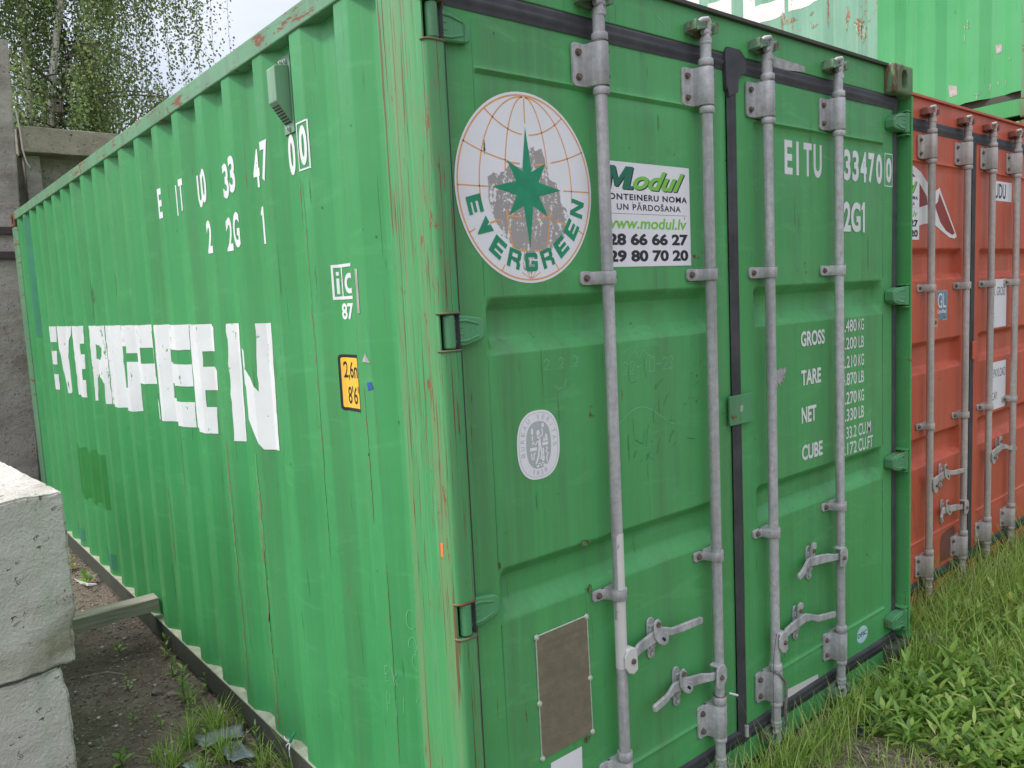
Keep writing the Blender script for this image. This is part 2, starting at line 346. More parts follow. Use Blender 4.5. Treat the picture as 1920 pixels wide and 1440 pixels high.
# ------------------------------------------------------------------ corrugated wall
class Prof:
    def __init__(s, F0, P=.28267, fl=.072, sl=.0703, xo=.008, dep=.036): s.F0, s.P, s.fl, s.sl, s.xo, s.dep = F0, P, fl, sl, xo, dep
    def __call__(s, y):
        t = (s.F0-y) % s.P
        if t < s.fl: return s.xo
        if t < s.fl+s.sl: return s.xo+s.dep*(t-s.fl)/s.sl
        if t < s.P-s.sl: return s.xo+s.dep
        return s.xo+s.dep*(s.P-t)/s.sl
    def breaks(s, a, b):
        o = []; k0 = int((s.F0-b)/s.P)-2
        for k in range(k0, k0+int((b-a)/s.P)+6):
            for d in (0, s.fl, s.fl+s.sl, s.P-s.sl):
                y = s.F0-k*s.P-d
                if a+1e-5 < y < b-1e-5: o.append(y)
        return sorted(o)
def corr_wall(name, prof, y0, y1, z0, z1, mat, parent, flipx=None, smoothing=.006):
    # each bend is rounded with two extra points so that the folded sheet has soft creases
    ys = [y0]
    for b in prof.breaks(y0, y1): ys += [b-smoothing, b-smoothing*.4, b+smoothing*.4, b+smoothing]
    ys.append(y1)
    def X(y): return (prof(y-smoothing*.7)+prof(y)*2+prof(y+smoothing*.7))/4
    m = MB(); zs = [z0+(z1-z0)*i/14 for i in range(15)]; rows = []
    for z in zs:
        row = []
        for y in ys:
            x = X(y)+.0012*mnoise.noise((y*.9, z*1.1, 3.7))
            row.append((x if flipx is None else flipx-x, y, z))
        rows.append(row)
    m.grid(rows); return m.build(name, mat, parent, smooth=True, sharp=60)

# ------------------------------------------------------------------ corner casting with oval holes
def stadium(w, h, k=10):
    r = min(w, h)/2; o = []
    for sgn, a0 in ((1, 0), (-1, 180)):
        for i in range(k+1):
            a = R(a0+180*i/k)
            if h >= w: o.append((r*cos(a), sgn*(h/2-r)+r*sin(a)))
            else: o.append((sgn*(w/2-r)+r*cos(a-pi/2), r*sin(a-pi/2)))
    return o
def casting_mesh():
    bm = bmesh.new(); bmesh.ops.create_cube(bm, size=1)
    for v in bm.verts: v.co = Vector(((v.co.x+.5)*.162, (v.co.y+.5)*.178, (v.co.z+.5)*.118))
    bmesh.ops.bevel(bm, geom=bm.edges[:], offset=.011, segments=3, affect='EDGES', profile=.5)
    me = bpy.data.meshes.new('casting'); bm.to_mesh(me); bm.free(); o = bpy.data.objects.new('casting', me); C.objects.link(o)
    cut = MB(); cut.prism([(.089+a, .060+b) for a, b in stadium(.051, .079)], 'y', -.02, .06)
    cut2 = MB(); cut2.prism([(.095+a, .060+b) for a, b in stadium(.058, .079)], 'x', -.02, .05)
    cut3 = MB(); cut3.prism([(.082+a, .095+b) for a, b in stadium(.063, .12)], 'z', .09, .14)
    obs = []
    for c in (cut, cut2, cut3):
        if c is cut: c.v = [(x-.008+.0, y, z) for x, y, z in c.v]
        co = bpy.data.objects.new('cut', c.mesh('cut')); C.objects.link(co); obs.append(co)
        b = o.modifiers.new('b', 'BOOLEAN'); b.object = co; b.operation = 'DIFFERENCE'; b.solver = 'EXACT'
    dg = bpy.context.evaluated_depsgraph_get(); res = bpy.data.meshes.new_from_object(o.evaluated_get(dg))
    for x in [o]+obs: bpy.data.objects.remove(x, do_unlink=True)
    return res
CAST = casting_mesh()
def casting(parent, cx, cy, cz, sx, sy, sz, mat):
    me = CAST.copy(); bm = bmesh.new(); bm.from_mesh(me)
    for v in bm.verts: v.co = Vector((cx+sx*v.co.x, cy+sy*v.co.y, cz+sz*v.co.z))
    if sx*sy*sz < 0: bmesh.ops.reverse_faces(bm, faces=bm.faces)
    bm.to_mesh(me); bm.free(); me.materials.clear()
    return link_mesh('corner_casting', me, mat, parent, smooth=True, sharp=30)

# ------------------------------------------------------------------ container doors and their ironwork (local: front plane y=0)
DY = .050
def smooth01(t): t = max(0., min(1., t)); return .72*t+.28*t*t*(3-2*t)
def door_sheet(name, x0, x1, z0, z1, recs, beads, mat, parent, depth=.036):
    xs = {x0, x1}; zs = {z0, z1}
    for (a, b, c, d, st, sb) in recs:
        for i in range(9): xs |= {a+.03*i/8, b-.03*i/8}; zs |= {c+sb*i/8, d-st*i/8}
        xs |= {a-.004, b+.004}; zs |= {c-.004, d+.004}
    for (a, b, z) in beads: zs |= {z+k for k in (-.010, -.006, -.003, 0, .003, .006, .010)}; xs |= {a, a+.008, b-.008, b}
    for i in range(30): xs.add(x0+(x1-x0)*i/29)
    for i in range(60): zs.add(z0+(z1-z0)*i/59)
    xs = sorted(x for x in xs if x0 <= x <= x1); zs = sorted(z for z in zs if z0 <= z <= z1); rows = []
    for z in zs:
        row = []
        for x in xs:
            d = .0022*mnoise.noise((x*2.1+x0*5, z*1.6, 1.0))
            for (a, b, c, dd, st, sb) in recs:
                d += depth*min(smooth01((x-a)/.03), smooth01((b-x)/.03))*min(smooth01((z-c)/sb), smooth01((dd-z)/st))
            for (a, b, zb) in beads:
                if a <= x <= b: d -= (.0075*math.exp(-((z-zb)/.0045)**2)-.0035*math.exp(-((z-zb+.011)/.004)**2))*min(1, (x-a)/.008, (b-x)/.008)
            row.append((x, DY+d, z))
        rows.append(row)
    m = MB(); m.grid(rows)
    for (a, b, c, d) in ((x0, x0, z0, z1), (x1, x1, z0, z1)): m.grid([[(a, DY, z), (a, DY+.05, z)] for z in (c, d)])
    for z in (z0, z1): m.grid([[(x, DY, z), (x, DY+.05, z)] for x in (x0, x1)])
    return m.build(name, mat, parent, smooth=True, sharp=50)
def bolt(m, x, y, z, r=.008):
    m.tube([(x, y, z), (x, y-.004, z)], r*1.25, 12); m.tube([(x, y-.004, z), (x, y-.010, z)], r, 6)
def bracket(x, z0, z1, nb, bar, mat, boltmat, ry=.010, fl=.075, rad=.0235):
    m = MB(); cz = (z0+z1)/2
    # left flange as a rounded plate, half sleeve over the bar, short right flange
    m.prism(rrect(x-fl, x-.018, z0, z1, min(.012, (z1-z0)*.3)), 'y', DY-.001, DY-.009)
    arc = [(x+rad*cos(R(a)), ry+rad*sin(R(a))) for a in range(180, 361, 15)]
    outer = [(x-.040, DY-.009), (x-.030, DY-.012)]+arc+[(x+.030, DY-.012), (x+.034, DY-.009)]
    k = len(outer); rows = []
    for z in (z0, z0+.003, z1-.003, z1):
        e = .0015 if z in (z0, z1) else 0
        rows.append([(px+(e if px < x else -e), py+e, z) for px, py in outer])
    m.grid(rows)
    for z in (z0, z1): 
        n = len(m.v); m.v += [(px, py, z) for px, py in outer]+[(x+.034, DY, z), (x-.04, DY, z)]; m.f.append(tuple(range(n, n+k+2)))
    m.prism([(x+.020, z0+.002), (x+.044, z0+.002), (x+.044, z1-.002), (x+.020, z1-.002)], 'y', DY-.001, DY-.007)
    o = m.build('bearing_bracket' if nb > 1 else 'guide_bracket', mat, bar, smooth=True, bevel=.0012, sharp=40)
    zz = [cz] if nb == 1 else [z0+.024, z1-.026]
    for z in zz:
        b = MB(); bolt(b, x-fl+.020, DY-.009, z); b.build('bolt', boltmat, bar, bevel=.0008)
        d = MB(); q = Vector((cos(R(-32)), sin(R(-32)), 0)); c0 = Vector((x, ry, z))
        d.tube([c0+q*(rad-.003), c0+q*(rad+.0012)], .0050, 10); d.build('slot_hole', M['dark'], bar)
def each(mats_, name, parent, items, **kw):
    for fn in items: m_ = MB(); fn(m_); m_.build(name, mats_, parent, **kw)
def cam(x, z, up, bar, mat, keeper_mat, root, rnd, ry=.010):
    # forked cam on the bar end, hooked round the lugs of a keeper welded to the header or sill
    s = 1 if up else -1; m = MB()
    m.tube([(x, ry, z), (x, ry, z+s*.008), (x, ry-.001, z+s*.020), (x, ry-.001, z+s*.030)], [.0185, .020, .013, .014], 14)
    tw = rnd.uniform(-.006, .006)
    m.tube([(x-.022, ry-.006, z+s*.024), (x-.006, ry-.007, z+s*.029), (x+.012, ry-.004, z+s*.028), (x+.024, ry+.004, z+s*.024)], [.008, .0095, .0095, .007], 10)
    m.tube([(x+.004, ry-.004, z+s*.026), (x+.006+tw, ry-.010, z+s*.044), (x+.002+tw, ry-.012, z+s*.058)], [.011, .009, .009], 10)
    m.tube([(x+.014, ry-.007, z+s*.058), (x-.006, ry-.014, z+s*.063), (x-.026, ry-.008, z+s*.060), (x-.037, ry+.004, z+s*.052)], [.007, .0085, .008, .0055], 10)
    m.build('cam', mat, bar, smooth=True, sharp=60)
    k = MB()
    zc = z+s*.042
    k.box(x-.050, x+.040, .030, .010, zc-.004, zc+.010)
    k.prism([(x-.060, zc-.016), (x-.020, zc-.024), (x+.045, zc-.020), (x+.048, zc+.020), (x+.010, zc+.026), (x-.055, zc+.014)], 'y', .046, .028)
    k.prism([(x-.064, zc-.016), (x-.030, zc-.008), (x-.026, zc+.006), (x-.060, zc+.016)], 'y', .036, -.004)
    k.prism([(x+.024, zc-.018), (x+.044, zc-.012), (x+.046, zc+.018), (x+.026, zc+.016)], 'y', .036, -.008)
    k.prism([(x-.060, zc-.020), (x-.014, zc-.006), (x-.014, zc+.000), (x-.060, zc-.010)], 'y', .032, -.010)
    k.build('cam_keeper', keeper_mat, root, bevel=.0015)
def locking_bar(root, x, mats, rnd, zt=2.285, zm=1.747, zl=.830, zb=.216, tilt=0.0, painted=None, bot=True):
    ry = .010; m = MB(); r = .0172
    m.tube([(x+tilt*.0, ry, .125), (x+tilt*.5, ry, 1.2), (x+tilt, ry, 2.475)], r, 20)
    bar = m.build('locking_bar', mats['galv'], root, smooth=True, sharp=50)
    for z0, z1, rr in ((zt-.024, zt-.004, .0232), (zt+.119, zt+.139, .0232), (2.466, 2.476, .0200), (zb+.116, zb+.142, .0232), (zb-.020, zb-.002, .0225), (.128, .140, .020)):
        c = MB(); c.tube([(x, ry, z0), (x, ry, z0+.003), (x, ry, z1-.003), (x, ry, z1)], [rr-.002, rr, rr, rr-.002], 20)
        c.build('collar', mats['galv'], bar, smooth=True, sharp=50)
    bracket(x, zt, zt+.115, 2, bar, mats['galv'], mats['bolt'])
    bracket(x, zm, zm+.038, 1, bar, mats['galv'], mats['bolt'])
    bracket(x, zl, zl+.032, 1, bar, mats['galv'], mats['bolt'])
    bracket(x, zb, zb+.112, 2, bar, mats['galv'], mats['bolt'])
    cam(x, 2.474, True, bar, mats['galv'], mats['keeper'], root, rnd)
    cam(x, .128, False, bar, mats['galv'], mats['keeper'], root, rnd)
    if painted:
        p = MB(); p.tube([(x, ry, painted[0]), (x, ry, painted[1])], r+.0006, 20, caps=False); p.build('whitewashed_section', M['white_paint'], bar, smooth=True)
    return bar
def door_handle(root, x, zh, side, mats, xp, xt, zt_, latch=True, whitehub=False):
    # clevis hub on the bar, forged handle lying across the door, catch with its swing latch
    s = side; m = MB()
    pts = [(x+s*.020, .000, zh), (x+s*.050, .006, zh+.002), (x+s*.085, .018, zh+.006), (xp-s*.02, .025, zh+.013), (xp+s*.035, .025, zh+.018),
           (xp+s*.070, .016, zh+.012), (xp+s*.095, .008, (zh+zt_)/2+.008), (xt-s*.008, .002, zt_), (xt, .002, zt_)]
    m.ribbon(pts, [.026, .026, .034, .038, .034, .024, .026, .025, .015], .011)
    h = m.build('door_handle', mats['galv'], root, smooth=True, bevel=.003, sharp=50)
    hub = MB()
    hub.prism([(x+s*a, zh+b) for a, b in ((-.010, .018), (.000, .034), (.014, .040), (.032, .036), (.042, .024), (.044, -.034), (.024, -.044), (.004, -.034), (-.010, -.014))], 'y', -.016, -.009)
    hub.prism([(x+s*a, zh+b) for a, b in ((.000, .034), (.014, .040), (.034, .036), (.034, .029), (.014, .033), (.000, .027))], 'y', -.010, .022)
    hub.build('handle_hub', M['white_paint'] if whitehub else mats['galv'], h, bevel=.0025)
    b = MB(); b.tube([(x+s*.022, -.016, zh-.002), (x+s*.022, -.0205, zh-.002), (x+s*.022, -.021, zh-.002), (x+s*.022, -.0245, zh-.002)], [.0085, .0085, .0055, .005], 12); b.build('pivot_pin', mats['bolt'], h)
    c = MB(); zc = zh+.004; a = xp
    c.prism([(a+p, zc+q) for p, q in stadium(.034, .134, 8)], 'y', DY-.001, DY-.008)
    c.prism([(a-.013, zc-.03), (a+.013, zc-.03), (a+.013, zc+.045), (a-.013, zc+.045)], 'y', DY-.006, .034)
    c.tube([(a, DY-.008, zc-.050), (a, DY-.014, zc-.050)], .0085, 12)
    cat = c.build('handle_catch', mats['galv'], root, smooth=True, bevel=.002, sharp=40)
    l = MB()
    if latch:
        l.prism([(a-.016, zc+.058), (a-.008, zc+.068), (a+.006, zc+.068), (a+.016, zc+.056), (a+.016, zc+.036), (a+.026, zc+.020), (a+.046, zc+.010), (a+.052, zc-.006), (a+.044, zc-.022), (a+.028, zc-.026), (a+.004, zc-.012), (a-.014, zc+.010), (a-.017, zc+.034)], 'y', .019, .013)
    else:
        l.prism([(a-.014, zc+.028), (a-.002, zc+.022), (a+.012, zc+.030), (a+.015, zc+.050), (a+.024, zc+.064), (a+.022, zc+.078), (a+.008, zc+.083), (a-.006, zc+.074), (a-.013, zc+.054)], 'y', .032, .022)
    ly = .013 if latch else .022
    l.build('swing_latch', mats['galv'], cat, bevel=.0025)
    p = MB(); p.tube([(a, ly, zc+.052), (a, ly-.005, zc+.052)], .0085, 12); p.build('latch_pin', mats['bolt'], cat)
    if latch: p = MB(); p.prism([(a+.016, zc+.001), (a+.022, zc+.006), (a+.032, zc-.002), (a+.036, zc-.010), (a+.026, zc-.010)], 'y', ly-.0002, ly-.0008); p.build('latch_slot', M['dark'], cat)
def hinge(root, zc, right, mats, W=2.438):
    X = (lambda x: W-x) if right else (lambda x: x)
    m = MB(); h = .041
    m.tube([(X(.030), .018, zc-h), (X(.030), .018, zc+h)], .0150, 18)
    top = zc < 2.2
    pts = [(X(.036), zc-h*.88), (X(.036), zc+h*.88), (X(.080), zc+h*.92), (X(.136), zc+h*.74), (X(.150), zc+h*.52), (X(.150), zc-h*.36), (X(.138), zc-h*.62), (X(.088), zc-h*.92)]
    if right: pts = [(X(.008), p[1]) if abs(p[0]-X(.036)) < 1e-6 else p for p in pts]
    if not top: pts = [(X(.038), zc-h*.85), (X(.038), zc+h*.98), (X(.085), zc+h*.88), (X(.125), zc+h*.55), (X(.150), zc+h*.10), (X(.150), zc-h*.62), (X(.140), zc-h*.75), (X(.085), zc-h*.85)]
    m.prism(pts, 'y', DY-.001, .010 if right else DY-.021)
    o = m.build('hinge', mats['hinge'], root, smooth=True, bevel=.004, sharp=45)
    e = MB(); y = .010 if right else DY-.021
    for s_ in (1, -1):
        e.tube([(X(.052), y, zc+s_*h*.62), (X(.09), y, zc+s_*h*.60), (X(.128), y, zc+s_*h*.36)], [.0035, .004, .0025], 8)
        e.tube([(X(.050), y+.001, zc+s_*h*.22), (X(.082), y+.001, zc+s_*h*.20)], [.003, .0025], 8)
    ring = [(X(.110)+.0085*cos(a*pi/8), y+.001, zc+.0085*sin(a*pi/8)) for a in range(17)]
    e.tube(ring, .0014, 6, caps=False)
    e.build('hinge_rib', mats['hinge'], o, smooth=True)
    return o
def corner_post(root, right, slots, mat, W=2.438, z0=.118, z1=2.473):
    X = (lambda x: W-x) if right else (lambda x: x)
    if right:     # seen from inside: a hollow channel with a thin outer lip and shelves above and below each hinge
        m = MB(); m.grid([[(X(.000), .220, z), (X(.000), .002, z), (X(.005), .000, z), (X(.009), .004, z), (X(.009), .125, z), (X(.050), .130, z), (X(.062), .060, z)] for z in [z0+(z1-z0)*i/24 for i in range(25)]])
        for a, b in slots:
            for zz in (a-.006, b+.001): m.box(X(.001), X(.045), .006, .125, zz, zz+.005)
        return m.build('corner_post', mat, root, smooth=True, sharp=40)
    full = [(.000, .205), (.000, .024)] + [(.020-.020*cos(R(a)), .024-.020*sin(R(a))) for a in (20, 45, 70, 90)] + [(.046, .004)] + [(.046+.012*sin(R(a)), .016-.012*cos(R(a))) for a in (25, 50, 75, 90)] + [(.058, .045), (.050, .055)]
    cutp = [(.000, .205), (.000, .024), (.002, .017), (.006, .017), (.006, .060)]
    m = MB(); back = [(.044, .220), (.004, .214)]
    segs = []; z = z0
    for a, b in slots: segs.append((z, a, 1)); segs.append((a, b, 0)); z = b
    segs.append((z, z1, 1))
    for a, b, fullp in segs:
        if b <= a: continue
        pr = back+(full if fullp else cutp); nz_ = max(2, int((b-a)/.12)); rows = []
        for i in range(nz_+1):
            zz = a+(b-a)*i/nz_
            rows.append([(X(px), py, zz) for px, py in pr])
        m.grid(rows)
        if fullp:
            capf = full[1:]+[(.006, .055)]
            for zz in (a, b): n = len(m.v); m.v += [(X(px), py, zz) for px, py in capf]; m.f.append(tuple(range(n, n+len(capf))))
        if not fullp:   # hollow behind the pin
            m.box(X(.0065), X(.058), .060, .075, a, b)
    for a, b in slots:      # rusted lips of the hinge cut-outs
        lp = MB()
        for zz in (a-.001, b+.001): lp.tube([(X(px*1.01-.0004), py-.0008, zz) for px, py in full[1:-2]], .0030, 6)
        lp.build('slot_lip', M['slot_rust'], root, smooth=True)
    # inner return behind the doors
    m.box(X(.058), X(.062), .056, .20, z0, z1)
    me = m.mesh('corner_post')
    return link_mesh('corner_post', me, mat, root, smooth=True, sharp=50)
def vent_box(root, prof, y0, y1, zlo, zhi):
    xi = prof.xo+prof.dep
    m = MB(); m.box(xi-.001, xi-.005, y0, y1, zlo, zhi)
    v = m.build('vent', M['vent'], root, bevel=.001)
    b = MB(); za, zb = zlo+.055, zhi-.035; xo = xi-.052
    yy0, yy1 = y0+.008, y1-.004
    pts = [(xi-.005, zlo+.030), (xo+.004, za+.030), (xo, za+.034), (xo, zb-.004), (xo+.006, zb), (xi-.005, zb+.006)]
    b.prism([(x, z) for x, z in pts], 'y', yy0, yy1)
    bb = b.build('vent_cover', M['vent'], v, bevel=.003)
    l = MB()
    for i in range(7):
        t = (i+.6)/7.4; x = xi-.005+(xo+.004-xi+.005)*t; z = zlo+.030+(za+.030-zlo-.030)*t
        l.box(x-.0008, x+.0020, yy0+.006, yy1-.006, z-.0034, z-.0010)
    l.build('louvre', M['dark'], v)
    s = MB()
    for yy, zz in ((y0+.03, zlo+.014), (y0+.022, zhi-.018), (y1-.020, zhi-.014)): s.tube([(xi-.005, yy, zz), (xi-.012, yy, zz)], .0075, 10); s.tube([(xi-.012, yy, zz), (xi-.017, yy, zz)], .0045, 8)
    s.build('bolt', M['galv'], v, smooth=True)
M['white_paint'] = worn_decal('whitewash', (.66, .65, .62), (.33, .34, .34), .62, 30)
# ================================================================== MAIN GREEN CONTAINER
W_, L_, H_ = 2.438, 6.058, 2.591
def frame(root, mats, W=W_, L=L_, H=H_, wood=True):
    # rails, header, sill, roof and floor shared by every container (local: door end at y = 0)
    for x0, x1 in ((.003, .062), (W-.062, W-.003)):
        m = MB(); m.box(x0, x1, .178, L-.178, H-.068, H-.004); m.build('top_rail', mats['rail'], root, bevel=.004)
    for s_ in (0, 1):
        X = (lambda x: W-x) if s_ else (lambda x: x)
        m = MB(); m.box(X(.006), X(.012), .170, L-.170, .018, .124); m.box(X(.012), X(.060), .170, L-.170, .012, .018)
        b = m.build('bottom_rail', mats['rail_dark'], root)
        m = MB(); m.box(X(.004), X(.075), .170, L-.170, .124, .130); m.build('rail_flange', M['dusty'], b)
    m = MB(); m.box(.162, W-.162, .045, .11, 2.474+H-2.591, H-.010); hd = m.build('header', mats['paint'], root, bevel=.003)
    m = MB(); m.box(.150, W-.150, .030, .16, H-.010, H+.001); m.build('header_lip', mats.get('lip', M['rail_dark']), hd)
    m = MB(); m.box(.110, W-.110, .046, .14, .012, .098); m.build('door_sill', mats['paint'], root, bevel=.003)
    m = MB(); m.box(.06, W-.06, .12, L-.06, H-.02, H-.012); m.build('roof', mats['paint'], root)
    m = MB(); m.box(.06, W-.06, .13, L-.06, .11, .14); m.build('floor', M['dark'], root)
def rear(root, mats, W=W_, L=L_, H=H_):
    for s_ in (0, 1):
        X = (lambda x: W-x) if s_ else (lambda x: x)
        m = MB(); m.prism([(X(a), b) for a, b in ((.002, L-.02), (.002, L-.15), (.012, L-.178), (.045, L-.178), (.045, L-.05), (.16, L-.05), (.16, L-.004), (.02, L-.004))], 'z', .118, H-.118)
        m.build('corner_post', mats['post'], root, smooth=True, bevel=.006)
    m = MB(); pr = Prof(.4); ys = sorted([.16, W-.16]+pr.breaks(.16, W-.16))
    m.grid([[(y, L-.012-pr(y), z) for y in ys] for z in (.12, H-.11)]); m.build('end_wall', mats['paint'], root)
    m = MB(); m.box(.16, W-.16, L-.05, L-.006, .012, .13); m.box(.16, W-.16, L-.05, L-.006, H-.11, H-.006); m.build('end_rail', mats['paint'], root)
def gasket_strip(m, pts_a, pts_b, dirv):   # ribbed rubber profile swept between two edges: rows across the width
    pass
def gasket(name, x0, x1, z0, z1, vertical, parent, y=.050):
    m = MB(); n = 9; rows = []
    for i in range(n):
        t = i/(n-1); b = .007*sin(pi*t)**.5+.0022*cos(t*pi*5)
        if vertical: rows.append([(x0+(x1-x0)*t, y-b+.0012*mnoise.noise((x0, zz*3, t)), zz) for zz in [z0+(z1-z0)*k/12 for k in range(13)]])
        else: rows.append([(xx, y-b+.0012*mnoise.noise((xx*3, z0, t)), z0+(z1-z0)*t+.0022*mnoise.noise((xx*4, z0, 7.7))) for xx in [x0+(x1-x0)*k/24 for k in range(25)]])
    m.grid(rows); return m.build(name, M['rubber'], parent, smooth=True, sharp=None)

gc = thing('shipping_container', 'green container whose closed doors carry the round globe and star logo, nearest to the viewer', 'shipping container', group='shipping containers in the yard')
gm = dict(paint=M['green'], rail=M['green_rail'], rail_dark=M['rail_dark'], post=M['green_rail'], hinge=M['green_hinge'], galv=M['galv'], bolt=M['bolt'], keeper=M['keeper'])
frame(gc, gm); rear(gc, gm)
PG = Prof(.439)
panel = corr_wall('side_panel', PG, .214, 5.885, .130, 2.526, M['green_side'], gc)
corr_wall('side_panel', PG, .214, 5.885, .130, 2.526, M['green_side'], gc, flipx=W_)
for i, (cx, cy, cz, sx, sy, sz) in enumerate(((0, 0, H_, 1, 1, -1), (W_, 0, H_, -1, 1, -1), (0, L_, H_, 1, -1, -1), (W_, L_, H_, -1, -1, -1), (0, 0, 0, 1, 1, 1), (W_, 0, 0, -1, 1, 1), (0, L_, 0, 1, -1, 1), (W_, L_, 0, -1, -1, 1))):
    casting(gc, cx, cy, cz, sx, sy, sz, M['casting_rust'] if i == 2 else M['casting'] if i < 4 else M['rail_dark'])
HZ = [2.365, 1.648, .932, .216]
slots = [(z-.044, z+.044) for z in reversed(HZ)]
corner_post(gc, False, slots, M['post']); corner_post(gc, True, slots, M['green'])
for z in HZ: hinge(gc, z, False, gm); hinge(gc, z, True, gm)
recL = [(.168, 1.100, 1.578, 1.726, .036, .046), (.168, 1.100, .868, 1.015, .036, .052)]
recR = [(1.336, 2.273, 1.578, 1.720, .036, .046), (1.336, 2.276, .872, 1.015, .036, .052)]
dl = door_sheet('door', .086, 1.196, .155, 2.425, recL, [(.168, 1.10, 2.286), (.168, 1.10, .268)], M['green'], gc)
dr = door_sheet('door', 1.248, 2.358, .155, 2.425, recR, [(1.35, 2.273, 2.278), (1.336, 2.29, .290)], M['green'], gc)
def edge_gasket(x0, x1, z0, z1, parent):      # side seal bulging forward between door edge and post
    m = MB(); s_ = 1 if x1 > x0 else -1
    pr = [(x0, .052), (x0+s_*.002, .045), (x0+s_*.008, .036), (x0+s_*.013, .037), (x0+s_*.018, .026), (x0+s_*.022, .025), (x1, .014), (x1, .05)]
    m.grid([[(a, b, z) for a, b in pr] for z in [z0+(z1-z0)*i/20 for i in range(21)]]); m.build('door_gasket', M['rubber'], parent, smooth=True, sharp=None)
edge_gasket(.087, .058, .12, 2.47, gc); gasket('door_gasket', 2.357, 2.392, .10, 2.47, True, gc)
gasket('door_gasket', 1.194, 1.250, .102, 2.40, True, gc, y=.046)
gasket('door_gasket', .070, 1.20, 2.420, 2.476, False, gc, y=.049); gasket('door_gasket', 1.23, 2.39, 2.420, 2.476, False, gc, y=.049)
gasket('door_gasket', .070, 2.39, .100, .157, False, gc, y=.047)
# the moulded rubber corner where the two doors' gaskets meet
m = MB(); m.prism([(1.186, 2.355), (1.182, 2.47), (1.196, 2.492), (1.262, 2.492), (1.292, 2.470), (1.296, 2.42), (1.265, 2.412), (1.252, 2.395), (1.249, 2.355), (1.198, 2.335), (1.190, 2.365)], 'y', .050, .034)
m.build('gasket_corner', M['rubber'], gc, smooth=True, bevel=.006, sharp=45)
# vertical stile seams on each door
m = MB()
for x in (.168, 2.276):
    for z0, z1 in ((.30, .865), (1.02, 1.575), (1.73, 2.40)): m.box(x-.0010, x+.0010, .0488, .0505, z0, z1)
m.build('stile_seam', M['green_hinge'], gc)
m = MB(); m.prism(rrect(1.166, 1.298, 1.256, 1.357, .006), 'y', .040, .032); m.box(1.262, 1.296, .033, .050, 1.258, 1.355)
pl = m.build('door_overlap_plate', M['green_hinge'], gc, bevel=.002)
f = Flat(); f.poly([(1.222, 1.302), (1.232, 1.296), (1.240, 1.302), (1.241, 1.318), (1.231, 1.322), (1.223, 1.316)]); f.on_door('scraped_spot', .0314, M['tape_grey'], pl)
rnd = random.Random(3)
bx = [.577, 1.045, 1.381, 1.846]
for i, x in enumerate(bx): locking_bar(gc, x, gm, rnd, tilt=(-.002, 0, -.003, -.004)[i], painted=(.62, 1.03) if i == 0 else None)
door_handle(gc, .577, .641, 1, gm, .748, .950, .655, whitehub=True)
door_handle(gc, 1.045, .440, -1, gm, .864, .700, .443)
door_handle(gc, 1.381, .438, 1, gm, 1.571, 1.788, .424, latch=False)
door_handle(gc, 1.846, .648, -1, gm, 1.668, 1.524, .643, latch=False)
vent_box(gc, PG, .795, .866, 2.262, 2.492)

# ------------------------------------------------------------------ block capitals as closed outlines in a unit box
GLY = {
 'E': [[(0,0),(1,0),(1,.235),(.34,.235),(.34,.36),(.93,.36),(.93,.565),(.34,.565),(.34,.745),(1,.745),(1,1),(0,1)]],
 'V': [[(0,1),(.42,1),(.5,.78),(.58,1),(1,1),(.56,0),(.46,0)]],
 'N': [[(0,0),(0,1),(.25,1),(.75,.38),(.75,1),(1,1),(1,0),(.75,0),(.25,.62),(.25,0)]],
 'R': [[(0,0),(0,1),(.27,1),(.27,0)], [(.27,1),(.84,1),(.97,.9),(.97,.80),(.27,.80)], [(.70,.80),(.97,.80),(.97,.55),(.88,.46),(.70,.46)], [(.27,.58),(.70,.58),(.70,.40),(.27,.40)], [(.42,.40),(.70,.40),(.70,.46),(.88,.46),(1,.30),(1,0),(.74,0),(.74,.26),(.66,.34),(.42,.36)]],
 'G': [[(.27,1),(.86,1),(1,.88),(1,.66),(.72,.66),(.72,.76),(.27,.76)], [(.27,1),(.27,0),(.14,0),(0,.12),(0,.88),(.14,1)], [(.27,0),(.86,0),(1,.12),(1,.24),(.27,.24)], [(.72,.24),(1,.24),(1,.55),(.50,.55),(.50,.37),(.72,.37)]],
}
